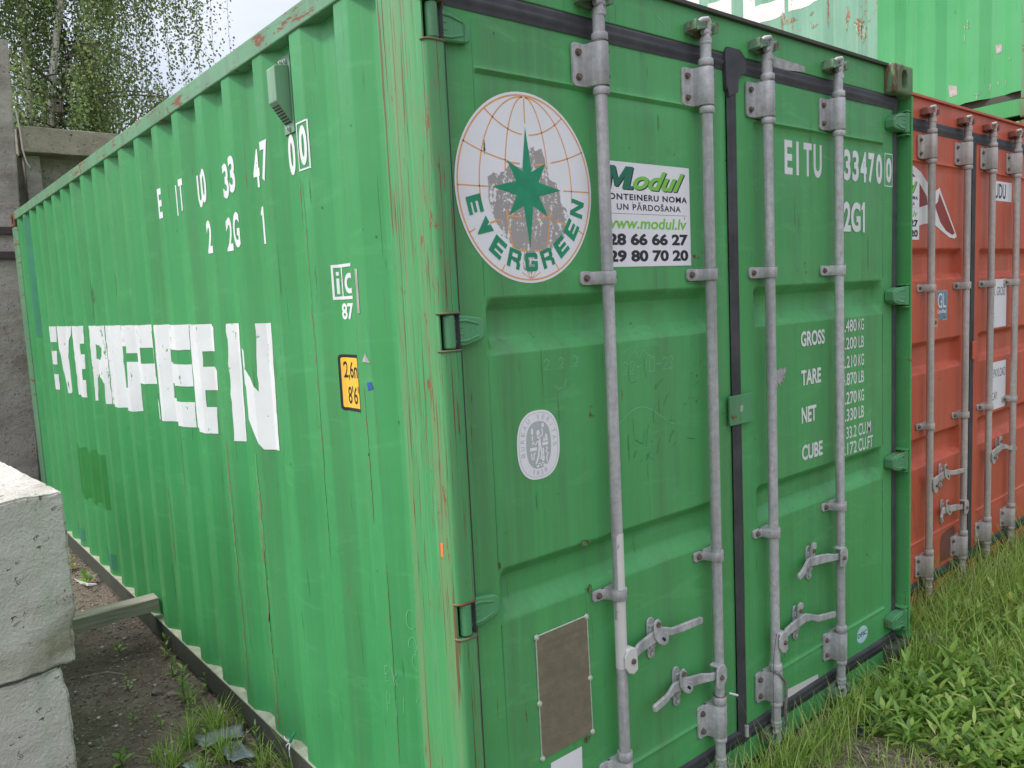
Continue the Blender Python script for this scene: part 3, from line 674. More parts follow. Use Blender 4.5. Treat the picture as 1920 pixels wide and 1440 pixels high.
# ------------------------------------------------------------------ lettering and labels on the corrugated side
from mathutils.geometry import tessellate_polygon
def holed(f, loops):
    flat = [p for l in loops for p in l]; n = len(f.v); f.v += flat
    for t in tessellate_polygon([[Vector((p[0], p[1], 0)) for p in l] for l in loops]): f.f.append(tuple(n+k for k in t))
a_, b_, c_, d_, e_, g_ = 1.676, 1.565, 1.502, 1.406, 1.336, 1.225
BIG = [   # the nine letters as applied to the unfolded sheet: (distance along the wall, height)
 [[(5.03, g_), (4.868, g_), (4.866, e_), (4.955, e_), (4.955, d_), (4.864, d_), (4.858, c_), (4.955, c_), (4.955, b_), (4.850, b_), (4.844, a_), (5.03, a_)]],
 [[(4.838, a_), (4.292, a_), (4.30, 1.62), (4.556, g_-.008), (4.586, g_-.008), (4.602, 1.36), (4.64, 1.48)]],
 [[(4.288, a_), (3.987, a_), (3.995, b_), (4.030, b_), (4.030, c_-.004), (3.999, c_-.004), (4.006, d_), (4.034, d_), (4.036, e_), (4.012, e_), (4.015, g_), (4.288, g_)]],
 [[(3.745, a_), (3.430, a_), (3.430, g_), (3.474, g_), (3.470, 1.342), (3.520, 1.373), (3.700, 1.386), (3.716, 1.360), (3.728, g_), (3.750, g_)], [(3.705, b_), (3.484, b_), (3.466, 1.548), (3.472, 1.498), (3.500, 1.480), (3.710, 1.478)]],
 [[(3.424, a_), (2.860, a_), (2.725, 1.662), (2.706, 1.62), (2.706, 1.532), (2.910, 1.532), (2.908, 1.568), (2.968, 1.567), (3.110, 1.535), (3.125, 1.37), (2.985, 1.345), (2.945, 1.350), (2.917, 1.487), (2.706, 1.487), (2.706, 1.262), (2.735, 1.235), (2.910, g_), (3.424, g_)]],
 [[(2.697, a_), (2.460, a_), (2.414, 1.64), (2.412, 1.45), (2.44, 1.405), (2.404, 1.30), (2.404, g_+.004), (2.424, g_+.004), (2.470, 1.386), (2.697, 1.386)], [(2.645, b_), (2.505, b_), (2.505, 1.487), (2.650, 1.487)]],
 [[(2.376, a_), (1.982, a_), (1.990, b_), (2.272, b_), (2.274, c_), (1.989, c_), (1.991, d_), (2.276, d_), (2.277, e_), (1.992, e_), (1.995, g_), (2.384, g_)]],
 [[(1.978, a_), (1.700, a_), (1.679, 1.66), (1.688, b_), (1.760, b_), (1.762, c_), (1.702, c_), (1.680, 1.485), (1.688, d_), (1.762, d_), (1.762, e_), (1.713, e_), (1.718, g_), (1.984, g_)]],
 [[(1.472, a_), (1.402, a_), (1.424, g_), (1.480, g_)]],
 [[(1.393, 1.584), (1.240, 1.483), (1.196, 1.433), (1.189, a_), (1.103, a_), (1.118, g_), (1.194, g_), (1.254, 1.287), (1.330, 1.375), (1.391, 1.449)]]]
f = Flat(); rb_ = random.Random(77)
for loops in BIG:
    out = []
    for l in loops:      # slightly ragged torn edges
        q = []
        for k, p in enumerate(l):
            p2 = l[(k+1) % len(l)]; n_ = max(1, int(math.hypot(p2[0]-p[0], p2[1]-p[1])/.03)); vert = abs(p2[1]-p[1]) > abs(p2[0]-p[0])
            for t in range(n_): q.append((p[0]+(p2[0]-p[0])*t/n_+(rb_.uniform(-.003, .003) if t and vert else 0), p[1]+(p2[1]-p[1])*t/n_+(rb_.uniform(-.0012, .0012) if t else 0)))
        out.append(q)
    holed(f, out)
def tri_side(f_, *a, **k):
    me = bpy.data.meshes.new('t'); me.from_pydata([(p[0], p[1], 0) for p in f_.v], [], f_.f); bm = bmesh.new(); bm.from_mesh(me); bpy.data.meshes.remove(me)
    bmesh.ops.triangulate(bm, faces=bm.faces[:]); bm.verts.index_update()
    f_.v = [(v.co.x, v.co.y) for v in bm.verts]; f_.f = [tuple(v.index for v in q.verts) for q in bm.faces]; bm.free(); return f_.on_side(*a, **k)
tri_side(f, 'company_lettering', PG, M['white_big'], gc)
f = Flat()
for ch, yc, w in (('E', 2.100, .052), ('I', 1.985, .014), ('T', 1.812, .052), ('U', 1.690, .048), ('0', 1.545, .056), ('3', 1.408, .050), ('3', 1.252, .056), ('4', 1.120, .052), ('7', .965, .056), ('0', .834, .048)):
    f.text(ch, yc+w/2, yc-w/2, 2.136, 2.262, bold=.035)
f.text('0', .702, .652, 2.140, 2.255, bold=.035)
for a, b, c, d in ((.714, .642, 2.262, 2.267), (.714, .642, 2.127, 2.132), (.714, .709, 2.132, 2.262), (.647, .642, 2.132, 2.262)): f.rect(a, b, c, d)
for ch, yc, w in (('2', 1.528, .052), ('2', 1.412, .050), ('G', 1.252, .058)): f.text(ch, yc+w/2, yc-w/2, 1.945, 2.068, bold=.035)
f.poly([(1.102, 1.945), (1.088, 1.945), (1.088, 2.070), (1.099, 2.070), (1.112, 2.052), (1.112, 2.040), (1.102, 2.044)])
tri_side(f, 'serial_number', PG, M['white'], gc)
f = Flat()
for a, b, c, d in ((.604, .46, 1.834, 1.843), (.604, .46, 1.741, 1.750), (.604, .597, 1.750, 1.834), (.566, .560, 1.750, 1.834)): f.rect(a, b, c, d)
f.rect(.589, .580, 1.757, 1.803); f.rect(.589, .580, 1.811, 1.822); f.text('C', .549, .500, 1.757, 1.816, bold=.05); f.text('87', .577, .508, 1.682, 1.730, bold=.03)
tri_side(f, 'railway_code', PG, M['white'], gc)
f = Flat(); f.poly([(y, z) for y, z in rrect(.46, .603, 1.413, 1.580, .012)]); lab = tri_side(f, 'height_label', PG, M['black_ink'], gc)
f = Flat(); f.poly([(y, z) for y, z in rrect(.461, .594, 1.422, 1.571, .006)]); tri_side(f, 'label_face', PG, M['yellow'], lab, lift=.0019)
f = Flat(); f.text('2,6m', .586, .496, 1.503, 1.560, bold=.01); f.text("8'6\"", .572, .500, 1.434, 1.487, bold=.01); tri_side(f, 'label_text', PG, M['black_ink'], lab, lift=.0024)
f = Flat()
for a, b, c, d in ((4.56, 4.31, .517, .866), (4.31, 4.03, .532, .872), (4.03, 3.722, .548, .890)): f.rect(a, b, c, d)
tri_side(f, 'retouched_patch', PG, M['patch_green'], gc)
f = Flat(); f.rect(4.842, 4.58, .171, .262); f.rect(3.992, 3.72, .164, .265); f.rect(5.60, 5.36, 1.60, 2.50); tri_side(f, 'touch_up_patch', PG, M['patch_teal'], gc)
f = Flat(); f.poly([(.393, 1.590), (.411, 1.566), (.368, 1.564)]); tri_side(f, 'paper_scrap', PG, M['tape_grey'], gc)
f = Flat(); f.poly([(.394, 1.507), (.371, 1.513), (.363, 1.494), (.388, 1.487)]); tri_side(f, 'tape_scrap', PG, M['blue_patch'], gc)
f = Flat(); f.rect(.418, .405, 1.70, 1.822); tri_side(f, 'scraped_streak', PG, M['tape_grey'], gc)

# ------------------------------------------------------------------ globe logo
def uo(a, b, cx=.327, cz=2.003, rx=.234, rz=.2445): return (cx+a*rx, cz+b*rz)
f = Flat(); f.poly(superellipse(.327, 2.003, .234, .2445)); globe = f.on_door('globe_sticker', .0487, M['white_clean'], gc)
f = Flat(); K = 90
f.strip([uo(.965*cos(2*pi*i/K), .965*sin(2*pi*i/K)) for i in range(K+1)], .0045)
for a in (.33, .70):
    for s_ in (1, -1):
        f.strip([uo(s_*a*cos(t)*.965, .955*sin(t)) for t in [(-pi/2*.99)+(pi*.99)*i/40 for i in range(17 if a == .7 else 41)]] if False else [uo(s_*a*cos(t)*.965, .95*sin(t)) for t in [R(x) for x in (range(-8, 89, 4))]], .0036)
f.strip([uo(0, .94), uo(0, .68)], .0036)
def arc3(ax, ay, my, n=24): return [uo(ax*(2*i/n-1), my+(ay-my)*(2*i/n-1)**2) for i in range(n+1)]
f.strip([p for p in arc3(.56, .78, .56) if p[0] < .322], .0036); f.strip([p for p in arc3(.56, .78, .56) if p[0] > .332], .0036)
l2 = arc3(.87, .44, .26); f.strip([p for p in l2 if p[0] < .327-.06], .0036); f.strip([p for p in l2 if p[0] > .327+.075], .0036)
f.strip([uo(-.965, 0), uo(-.50, 0)], .0036); f.strip([uo(.54, 0), uo(.965, 0)], .0036)
f.strip([uo(-.84, -.47), uo(-.76, -.43)], .0036); f.strip([uo(.84, -.47), uo(.76, -.43)], .0036)
f.strip([uo(-.42, -.86), uo(-.38, -.80)], .0036); f.strip([uo(.42, -.86), uo(.38, -.80)], .0036)
for a in (-.14, -.06, 0, .06, .14): f.strip([uo(a*.1, -.95), uo(a, -.885)], .0022)
f.on_door('globe_grid', .0485, M['orange'], globe)
f = Flat(); bl = [(-.56, .10), (-.47, .15), (-.40, .12), (-.30, .20), (-.20, .24), (-.05, .22), (.02, .40), (.10, .44), (.14, .40), (.22, .44), (.28, .30), (.33, .12), (.42, .08), (.48, -.02), (.50, -.14), (.58, -.20), (.62, -.32), (.57, -.46), (.50, -.55), (.40, -.60), (.30, -.66), (.16, -.64), (.06, -.66), (.02, -.88), (-.03, -.90), (-.12, -.84), (-.10, -.66), (-.24, -.62), (-.34, -.52), (-.44, -.40), (-.52, -.28), (-.57, -.10)]
bl2 = []
for i, p in enumerate(bl):
    q = bl[(i+1) % len(bl)]
    for k in range(4): t = k/4; bl2.append((p[0]+(q[0]-p[0])*t+.025*mnoise.noise((i*1.7, k*2.3, 1)), p[1]+(q[1]-p[1])*t+.025*mnoise.noise((i*1.1, k*3.3, 5))))
f.poly([uo(*p) for p in bl2]); f.on_door('worn_patch', .04835, M['grey_worn'], globe)
f = Flat()
for s_ in (1, -1): f.strip([uo(s_*.33*cos(R(t)), .95*sin(R(t))) for t in range(-44, -8, 6)], .0045); f.strip([uo(s_*.12, -.30+.0), uo(s_*.30, -.29)], .0045); f.strip([uo(s_*.40, -.33), uo(s_*.56, -.37)], .0045); f.strip([uo(s_*.05, -.655), uo(s_*.20, -.65)], .0045)
f.strip([uo(-.30, .265), uo(-.10, .255)], .0045); f.strip([uo(.12, .255), uo(.28, .27)], .0045)
f.on_door('faded_grid', .0482, M['orange'], globe)
star = []
for i in range(16):
    a = pi/2-i*pi/8; k = i % 16
    if k == 0: r_ = (0, .645)
    elif k == 8: r_ = (.0, -.63)
    elif k in (4, 12): r_ = (.505*(1 if k == 4 else -1), 0)
    elif k in (2, 6, 10, 14): r_ = (.285*(1 if k in (2, 6) else -1), .285*(1 if k in (2, 14) else -1))
    else: r_ = (.17*cos(a)*(1.05), .17*sin(a)*1.15)
    star.append(uo(*r_))
f = Flat(); f.poly(star); f.on_door('compass_star', .0480, M['star_green'], globe)
f = Flat()
for ch, an, w in zip('EVERGREEN', (194, 213.5, 233, 252, 270.5, 289, 308, 327, 346), (1,)*9):
    a = R(an); cx, cy = .775*cos(a), .775*sin(a); ux, uy = -sin(a), cos(a); vx, vy = -cos(a), -sin(a)
    for pts in GLY[ch]: f.poly([uo(cx+(p[0]-.5)*.185*ux+(p[1]-.5)*.20*vx, cy+(p[0]-.5)*.185*uy+(p[1]-.5)*.20*vy) for p in pts])
f.on_door('globe_lettering', .0479, M['star_green'], globe)

# ------------------------------------------------------------------ hire company's sticker
def sticker(parent, x0, x1, z0, z1, y=.0486):
    w, h = x1-x0, z1-z0
    def P(a): return x0+w*a
    def Q(b): return z0+h*b
    f = Flat(); f.rect(x0, x1, z0, z1); s = f.on_door('hire_sticker', y, M['white_clean'], parent)
    dx = .012
    for off, mt1, mt2, yy in ((dx, 'black_ink', 'black_ink', y-.0002), (0, 'ink_green', 'lime', y-.0005)):
        g = Flat(); g.poly([(P(.03+off)+w*.33*a, Q(.745-off*.8)+h*.215*b) for a, b in ((0, 0), (.16, .86), (.08, 1), (.38, 1), (.46, .42), (.72, 1), (.97, 1), (.82, .12), (.96, .16), (.92, 0), (.58, 0), (.69, .60), (.44, .10), (.34, .10), (.28, .60), (.20, 0))]); g.on_door('sticker_logo', yy, M[mt1], s)
        g = Flat(); g.text('odul', P(.34+off), P(.94+off), Q(.745-off*.8), Q(.935-off*.8), bold=.03, shear=.45); g.on_door('sticker_logo', yy-.0001, M[mt2], s)
    g = Flat(); g.text('KONTEINERU NOMA', P(.015), P(.965), Q(.640), Q(.700), bold=.03, spacing=1.15); g.text('UN P\u0100RDO\u0160ANA', P(.16), P(.885), Q(.545), Q(.622), bold=.02, spacing=1.15)
    g.rect(P(.04), P(.955), Q(.508), Q(.511))
    g.text('28 66 66 27', P(.06), P(.965), Q(.205), Q(.322), bold=.045); g.text('29 80 70 20', P(.06), P(.965), Q(.045), Q(.160), bold=.045)
    g.on_door('sticker_text', y-.0004, M['black_ink'], s)
    g = Flat(); g.text('www.modul.lv', P(.035), P(.955), Q(.365), Q(.475), bold=.025, shear=.15); g.on_door('sticker_text', y-.0004, M['lime'], s)
sticker(gc, .600, .999, 1.796, 2.097)

# ------------------------------------------------------------------ inspection emblem
f = Flat(); f.poly(superellipse(.325, 1.324, .0765, .0945, 2.5)); bv = f.on_door('inspection_emblem', .0487, M['white_clean'], gc)
f = Flat(); e = superellipse(.325, 1.324, .0695, .0875, 2.5); f.strip(e+[e[0]], .0012)
ring = [(.325+math.copysign(abs(cos(a))**.8, cos(a))*.0578, 1.324+math.copysign(abs(sin(a))**.8, sin(a))*.0758) for a in [R(196-k*.5) for k in range(1440)]]
def along(d):      # point and outward normal at arc length d, clockwise from the left
    acc = 0
    for k in range(len(ring)-1):
        l = math.hypot(ring[k+1][0]-ring[k][0], ring[k+1][1]-ring[k][1])
        if acc+l >= d: tx, tz = (ring[k+1][0]-ring[k][0])/l, (ring[k+1][1]-ring[k][1])/l; return ring[k][0], ring[k][1], tx, tz
        acc += l
for i, ch in enumerate('BUREAU VERITAS'):
    if ch == ' ': continue
    cx, cz, tx, tz = along(.006+.0190*i); w = .0007 if ch == 'I' else .0052
    vs, fs = fit(text_mesh(ch), -w, w, -.0066, .0066); f.add(([(cx+p[0]*tx-p[1]*tz, cz+p[0]*tz+p[1]*tx) for p in vs], fs))
for i, ch in enumerate('1828'):
    a = R(250+i*13.5); cx, cz = .325+cos(a)*.062, 1.324+sin(a)*.0765; tx, tz = cos(a+pi/2), sin(a+pi/2); w = .0015 if ch == '1' else .0043
    vs, fs = fit(text_mesh(ch), -w, w, -.0062, .0062); f.add(([(cx+p[0]*tx-p[1]*tz, cz+p[0]*tz+p[1]*tx) for p in vs], fs))
f.poly(superellipse(.325, 1.324, .0445, .0645, 2.5)); f.on_door('emblem_print', .0485, M['bv_grey'], bv)
f = Flat()
def E_(a, b): return (.325+a*.0445, 1.324+b*.0645)
f.poly(superellipse(*E_(-.02, .50), .0060, .0085, 2, 16)); f.strip([E_(-.02, .40), E_(.05, .15), E_(.08, -.10)], .010)
f.strip([E_(.08, .30), E_(.33, .42), E_(.30, .68)], .0040); f.poly(superellipse(*E_(.38, .80), .0050, .0065, 2, 14))
f.strip([E_(-.02, .25), E_(-.25, .02), E_(-.50, .20)], .0038); f.strip([E_(-.50, .05), E_(-.50, .42)], .0045); f.poly(superellipse(*E_(-.50, .60), .0040, .0100, 2, 14))
f.strip([E_(.02, -.10), E_(-.05, -.45), E_(-.28, -.80)], .0058); f.strip([E_(.14, -.10), E_(.22, -.40), E_(.10, -.62)], .0055)
f.rect(*[E_(-.72, 0)[0], E_(-.18, 0)[0], E_(0, -.22)[1], E_(0, -.08)[1]]); f.rect(E_(.28, 0)[0], E_(.76, 0)[0], E_(0, -.06)[1], E_(0, .07)[1])
f.poly([E_(.34, .12), E_(.74, .12), E_(.68, .42), E_(.56, .42), E_(.55, .20), E_(.48, .20), E_(.46, .38)])
f.strip([E_(-.62, -.32), E_(-.60, -.58), E_(-.46, -.60), E_(-.40, -.32), E_(-.28, -.34)], .0040); f.strip([E_(.34, -.16), E_(.34, -.50)], .0050)
f.strip([E_(.56, -.14), E_(.70, -.22), E_(.55, -.32), E_(.72, -.44), E_(.60, -.56), E_(.62, -.78)], .0045); f.poly(superellipse(*E_(.30, -.60), .0060, .0085, 2, 14))
f.strip([E_(-.12, -.80), E_(.38, -.80)], .0036); f.strip([E_(.13, -.80), E_(.13, -.94)], .0045); f.poly(superellipse(*E_(-.14, -.90), .0055, .0035, 2, 12)); f.poly(superellipse(*E_(.40, -.90), .0055, .0035, 2, 12))
f.on_door('emblem_figures', .0483, M['white_clean'], bv)

# ------------------------------------------------------------------ data plate with its rivets
m = MB(); m.prism([(.282, .795), (.477, .797), (.482, .440), (.284, .437)], 'y', .0495, .0470); dp = m.build('data_plate', M['plate'], gc)
m = MB()
cn = [(.281, .796), (.478, .798), (.4835, .439), (.283, .436)]
for a, b in ((0, 1), (1, 2), (0, 3)): m.tube([(cn[a][0], .0478, cn[a][1]), (cn[b][0], .0478, cn[b][1])], .0022, 6)
m.build('sealant_bead', M['rivet'], dp)
for x, z in ((.283, .793), (.476, .795), (.481, .607), (.283, .602), (.482, .441), (.285, .440)):
    m = MB(); m.tube([(x, .048, z), (x, .0435, z), (x, .0433, z), (x, .0415, z)], [.0090, .0070, .0042, .003], 12); m.build('rivet', M['rivet'], dp, smooth=True)
f = Flat(); f.text('APPROVED FOR TRANSPORT', .303, .462, .760, .771); f.text('UNDER CUSTOMS SEAL', .318, .448, .740, .750); f.text('CSC SAFETY APPROVAL', .300, .440, .630, .641)
rr = random.Random(5)
for z in (.672, .667, .545, .540, .500, .495): f.rect(.290, .474, z, z+.0012)
for z in [.715, .70, .685, .655, .615, .603, .590, .577, .565, .553, .530, .518, .507, .482, .470]:
    x = .30+rr.random()*.01
    while x < .455:
        w = rr.uniform(.006, .028); f.rect(x, min(x+w, .462), z, z+.0045); x += w+rr.uniform(.004, .018)
f.on_door('plate_text', .0467, M['plate_mark'], dp)
# ------------------------------------------------------------------ printed data on the right-hand door
f = Flat(); f.text('E', 1.541, 1.592, 2.112, 2.231, bold=.03); f.text('I', 1.618, 1.634, 2.112, 2.231, bold=.03); f.text('T', 1.667, 1.722, 2.112, 2.231, bold=.03); f.text('U', 1.735, 1.792, 2.110, 2.231, bold=.03)
for i, ch in enumerate('033470'): f.text(ch, 1.892+.0645*i, 1.892+.0645*i+.051, 2.112, 2.231, bold=.035)
f.text('0', 2.299, 2.349, 2.122, 2.222, bold=.035)
for a, b, c, d in ((2.288, 2.358, 2.236, 2.240), (2.288, 2.358, 2.105, 2.109), (2.288, 2.292, 2.109, 2.236), (2.354, 2.358, 2.109, 2.236)): f.rect(a, b, c, d)
f.text('22G', 1.898, 2.086, 1.914, 2.031, bold=.035); f.poly([(2.104, 1.914), (2.121, 1.914), (2.121, 2.033), (2.108, 2.033), (2.093, 2.012), (2.093, 2.000), (2.104, 2.006)])
f.on_door('serial_number', .0488, M['white'], dr)
f = Flat()
for t, x1, z0, z1 in (('GROSS', 1.806, 1.487, 1.544), ('TARE', 1.777, 1.341, 1.399), ('NET', 1.741, 1.198, 1.259), ('CUBE', 1.785, 1.055, 1.114)): f.text(t, 1.637, x1, z0, z1, bold=.03)
for t, x0, x1, z0, z1 in (('30.480', 1.900, 2.052, 1.520, 1.569), ('KG', 2.066, 2.112, 1.521, 1.569), ('67.200', 1.900, 2.052, 1.450, 1.499), ('LB', 2.068, 2.112, 1.451, 1.498), ('2.210', 1.932, 2.052, 1.376, 1.425), ('KG', 2.066, 2.112, 1.377, 1.425),
    ('4.870', 1.932, 2.052, 1.306, 1.356), ('LB', 2.068, 2.112, 1.307, 1.355), ('28.270', 1.900, 2.052, 1.229, 1.279), ('KG', 2.066, 2.112, 1.230, 1.279), ('62.330', 1.900, 2.052, 1.160, 1.211), ('LB', 2.068, 2.112, 1.161, 1.210),
    ('33.2', 1.968, 2.050, 1.088, 1.138), ('CU.M', 2.066, 2.170, 1.088, 1.138), ('1.172', 1.932, 2.052, 1.022, 1.073), ('CU.FT', 2.066, 2.188, 1.022, 1.075)):
    f.text(t, x0, x1, z0, z1, bold=.012)
f.on_door('weight_table', .0488, M['white'], dr)
f = Flat(); f.poly(superellipse(2.096, .227, .046, .037)); df = f.on_door('maker_sticker', .0487, M['dfic_blue'], dr)
f = Flat(); f.text('DFIC', 2.056, 2.136, .218, .238, bold=.02); f.on_door('sticker_text', .0485, M['black_ink'], df)
f = Flat(); f.poly([(1.490, .152), (1.512, .192), (1.737, .176), (1.742, .157), (1.60, .157)]); f.on_door('tape_strip', .0487, M['white_paint'], dr)
f = Flat(); pts = [(1.47, 2.462)]+[(1.47+.2*i/24, 2.462+.042-.0*i+.004*mnoise.noise((i*.9, 2, 0))-(.006*(i/24))) for i in range(25)]+[(1.672, 2.478)]; f.poly(pts); f.on_door('tape_residue', .0440, M['tape_grey'], gc)
f = Flat(); f.poly([(1.464, 1.352), (1.478, 1.356), (1.482, 1.370), (1.496, 1.358), (1.503, 1.374), (1.515, 1.362), (1.512, 1.384), (1.528, 1.380), (1.521, 1.396), (1.534, 1.404), (1.530, 1.421), (1.508, 1.417), (1.498, 1.424), (1.480, 1.415), (1.466, 1.418)]); f.on_door('tape_residue', .0484, M['tape_grey'], dr)
f = Flat(); f.poly([(.316, .413), (.438, .413), (.436, .31), (.312, .31)]); f.on_door('paper_label', .0487, M['white_clean'], dl)
# ------------------------------------------------------------------ scratched writing, scuffs, rust stains
DIG = {'0': [(0,0),(0,1),(1,1),(1,0),(0,0)], '1': [(.3,.7),(.6,1),(.6,0)], '2': [(0,.8),(.4,1),(1,.8),(.8,.4),(0,0),(1,.05)], '3': [(0,.9),(.6,1),(.9,.75),(.4,.5),(.9,.3),(.5,0),(0,.1)], '-': [(.1,.5),(.9,.52)], '/': [(.1,0),(.8,1)]}
def scrawl(f, txt, x, z, h, w, lean=.1):
    for ch in txt:
        if ch in DIG: f.strip([(x+(p[0]*w*.7)+p[1]*lean*h, z+p[1]*h) for p in DIG[ch]], .0016)
        x += w
f = Flat(); scrawl(f, '2 2 2', .355, 1.523, .030, .027); f.strip([(.396, 1.478), (.404, 1.466), (.418, 1.47)], .0016); f.strip([(.428, 1.468), (.437, 1.492)], .0016)
scrawl(f, '22-10-23', .665, 1.478, .040, .030)
f.strip([(.672, 1.545), (.70, 1.56), (.69, 1.52), (.72, 1.55), (.74, 1.52), (.76, 1.55), (.78, 1.53), (.81, 1.52)], .0016)
f.strip([(.64+.012*i, 1.335+.040*sin(i/16*pi)) for i in range(22)], .0016)
f.on_door('scratched_writing', .0485, M['chalk'], dl)
f = Flat(); scrawl(f, '30-10-2', 1.530, .330, .042, .034, .15); f.strip([(1.56, .26), (1.58, .28), (1.59, .24), (1.61, .27), (1.63, .25), (1.64, .28)], .0014); f.strip([(1.60, .20), (1.62, .22), (1.63, .19), (1.65, .21)], .0014)
f.strip([(2.27, .83), (2.30, .79), (2.27, .75), (2.31, .71), (2.28, .67), (2.30, .63)], .0018); f.strip([(2.28, .61), (2.30, .56)], .0018)
f.on_door('scratched_writing', .0485, M['chalk'], dr)
f = Flat(); f.strip([(1.355, 2.566), (1.372, 2.508), (1.470, 2.532)], .0016); f.strip([(.82, 2.585), (.86, 2.53), (.93, 2.49)], .0018); f.on_door('scratched_writing', .0444, M['chalk'], gc)
M['rust_stain'] = worn_decal('rust_stain', (.11, .045, .025), (.06, .28, .10), .50, 150)
f = Flat()
def blob(f, x, z, rx, rz, s):
    f.poly([(x+rx*(1+.9*mnoise.noise((i*2.3, s, 0)))*cos(i*pi/22), z+rz*(1+.9*mnoise.noise((i*2.7, s, 4)))*sin(i*pi/22)) for i in range(44)])
for x, z, rx, rz in ((.482, 1.012, .022, .008), (.495, .872, .010, .012), (.60, 1.014, .014, .005), (.46, .425, .012, .010), (.17, 1.03, .004, .014), (.19, 2.10, .003, .02)): blob(f, x, z, rx, rz, x*37)
f.on_door('rust_stain', .0486, M['rust_stain'], dl)
f = Flat(); r5 = random.Random(11)
for k in range(26):
    x, z = r5.uniform(.68, 1.0), r5.uniform(1.20, 1.46); a = r5.uniform(-.5, 1.9); l = r5.uniform(.008, .05); f.strip([(x, z), (x+cos(a)*l*.5, z+sin(a)*l), (x+cos(a)*l*.8+.004, z+sin(a)*l*1.5)], r5.uniform(.0008, .002))
f.on_door('scuff_mark', .0486, M['chalk_dark'], dl)
f = Flat()
for k in range(9):
    x0 = 1.55+.01*k; f.strip([(x0+.25*t, 1.70+.30*sin(pi*t)+.02*k*t) for t in [i/14 for i in range(15)]], .0009)
f.v = [(x, z+.03) for x, z in f.v if True]; 
f2 = Flat()
for k in range(3):
    c = 1.60+.05*k; f2.strip([(c+.10*cos(R(a)), 1.82+.08*sin(R(a))) for a in range(20, 200, 12)], .0010)
f = Flat(); f.poly([(.0, 0), (.0, 1), (1, 1), (1, 0)]); 
m = MB(); m.box(-.0012, .0005, .052, .064, 1.09, 1.125); m.build('orange_mark', M['orange_chip'], gc)

# long rubbed and rusted streaks on the corrugation edges, chalk marks low down beside the post
M['streak'] = worn_decal('rust_streak', (.22, .17, .095), (.066, .325, .110), .475, 75)
f = Flat(); rs = random.Random(31)
def jag(f, y, z0, z1, w, q=1):
    n_ = int((z1-z0)/.012); L_a = []; L_b = []
    for i in range(n_+1):
        z = z0+(z1-z0)*i/n_; t = sin(pi*i/n_)**.4; ww = w*t*(.5+rs.random()); c = y+w*.4*mnoise.noise((z*9, y*7, 2)); L_a.append((c-ww/2, z)); L_b.append((c+ww/2, z))
    f.poly(L_a+L_b[::-1])
for y, z0, z1, w in ((1.552, .60, 1.22, .022), (1.540, .20, .66, .016), (1.258, .55, 1.22, .034), (1.250, .12, .60, .026), (2.40, .5, .9, .02), (.70, 1.2, 2.1, .006), (.412, 1.1, 1.5, .006), (1.250, .35, .9, .004), (3.845, .85, 1.2, .012), (.705, .9, 1.75, .004), (.72, 1.95, 2.12, .006), (2.13, .9, 1.3, .007), (.362, .4, 1.0, .003)): jag(f, y, z0, z1, w)
tri_side(f, 'rust_streak', PG, M['streak'], gc, lift=.0010)
f = Flat()
for y, z0, z1, w in ((3.56, 1.70, 1.99, .03), (3.54, 1.78, 1.90, .06), (2.99, 1.83, 1.95, .03), (.66, 1.74, 1.86, .006), (.655, 2.02, 2.10, .005), (.41, 1.70, 1.82, .006)): jag(f, y, z0, z1, w)
for k in range(12):
    y, z = 3.5+rs.random()*.16, 1.72+rs.random()*.2; f.strip([(y, z), (y-.04, z+.03)], .004)
tri_side(f, 'dark_scuff', PG, worn_decal('dark_scuff_mark', (.075, .13, .07), (.085, .33, .12), .52, 90), gc, lift=.0009)
f = Flat()
f.strip([(.300+.013*cos(R(a)), .845+.028*sin(R(a))) for a in range(-120, 130, 15)], .0014); f.strip([(.296+.015*cos(R(a)), .772+.022*sin(R(a))) for a in range(-30, 250, 15)], .0014); f.strip([(.290+.013*cos(R(a)), .722+.024*sin(R(a))) for a in range(-130, 120, 15)], .0012)
f.strip([(.405, .685), (.405, .640), (.385, .648)], .0013); f.strip([(.405, .685), (.388, .692)], .0013); f.strip([(.405, .663), (.390, .668)], .0013)
f.strip([(.365, .69), (.360, .64)], .0012); f.strip([(.352, .68), (.361, .665), (.350, .642)], .0012); f.strip([(.405, .55), (.403, .61), (.385, .605), (.388, .578), (.402, .575)], .0013); f.strip([(.360, .55), (.356, .60), (.340, .56), (.336, .61)], .0012)
f.strip([(.30, .60), (.29, .63), (.28, .60), (.27, .63)], .0012)
tri_side(f, 'chalk_mark', PG, M['chalk'], gc, lift=.0012)
f = Flat()
for k in range(70):
    y = rs.uniform(.25, 2.4); z = rs.uniform(.3, 2.3); r = rs.uniform(.0012, .0035); f.poly([(y+r*cos(i*pi/3)*rs.uniform(.4, 1), z+r*2*sin(i*pi/3)*rs.uniform(.5, 1)) for i in range(6)])
for k in range(16): f.strip([(.78-.004*k, 1.78-.028*k), (.776-.004*k, 1.768-.028*k)], .002)
tri_side(f, 'paint_chip', PG, M['chalk_dark'], gc, lift=.0010)
f = Flat()
for k in range(60):
    x = rs.choice((rs.uniform(.18, 1.15), rs.uniform(1.30, 2.33))); z = rs.uniform(.2, 2.38)
    if 1.56 < z < 1.74 or .85 < z < 1.03: continue
    r = rs.uniform(.001, .003); f.poly([(x+r*cos(i*pi/3)*rs.uniform(.4, 1), z+r*1.6*sin(i*pi/3)*rs.uniform(.5, 1)) for i in range(6)])
f.on_door('paint_chip', .0484, M['chalk_dark'], gc)
f = Flat()
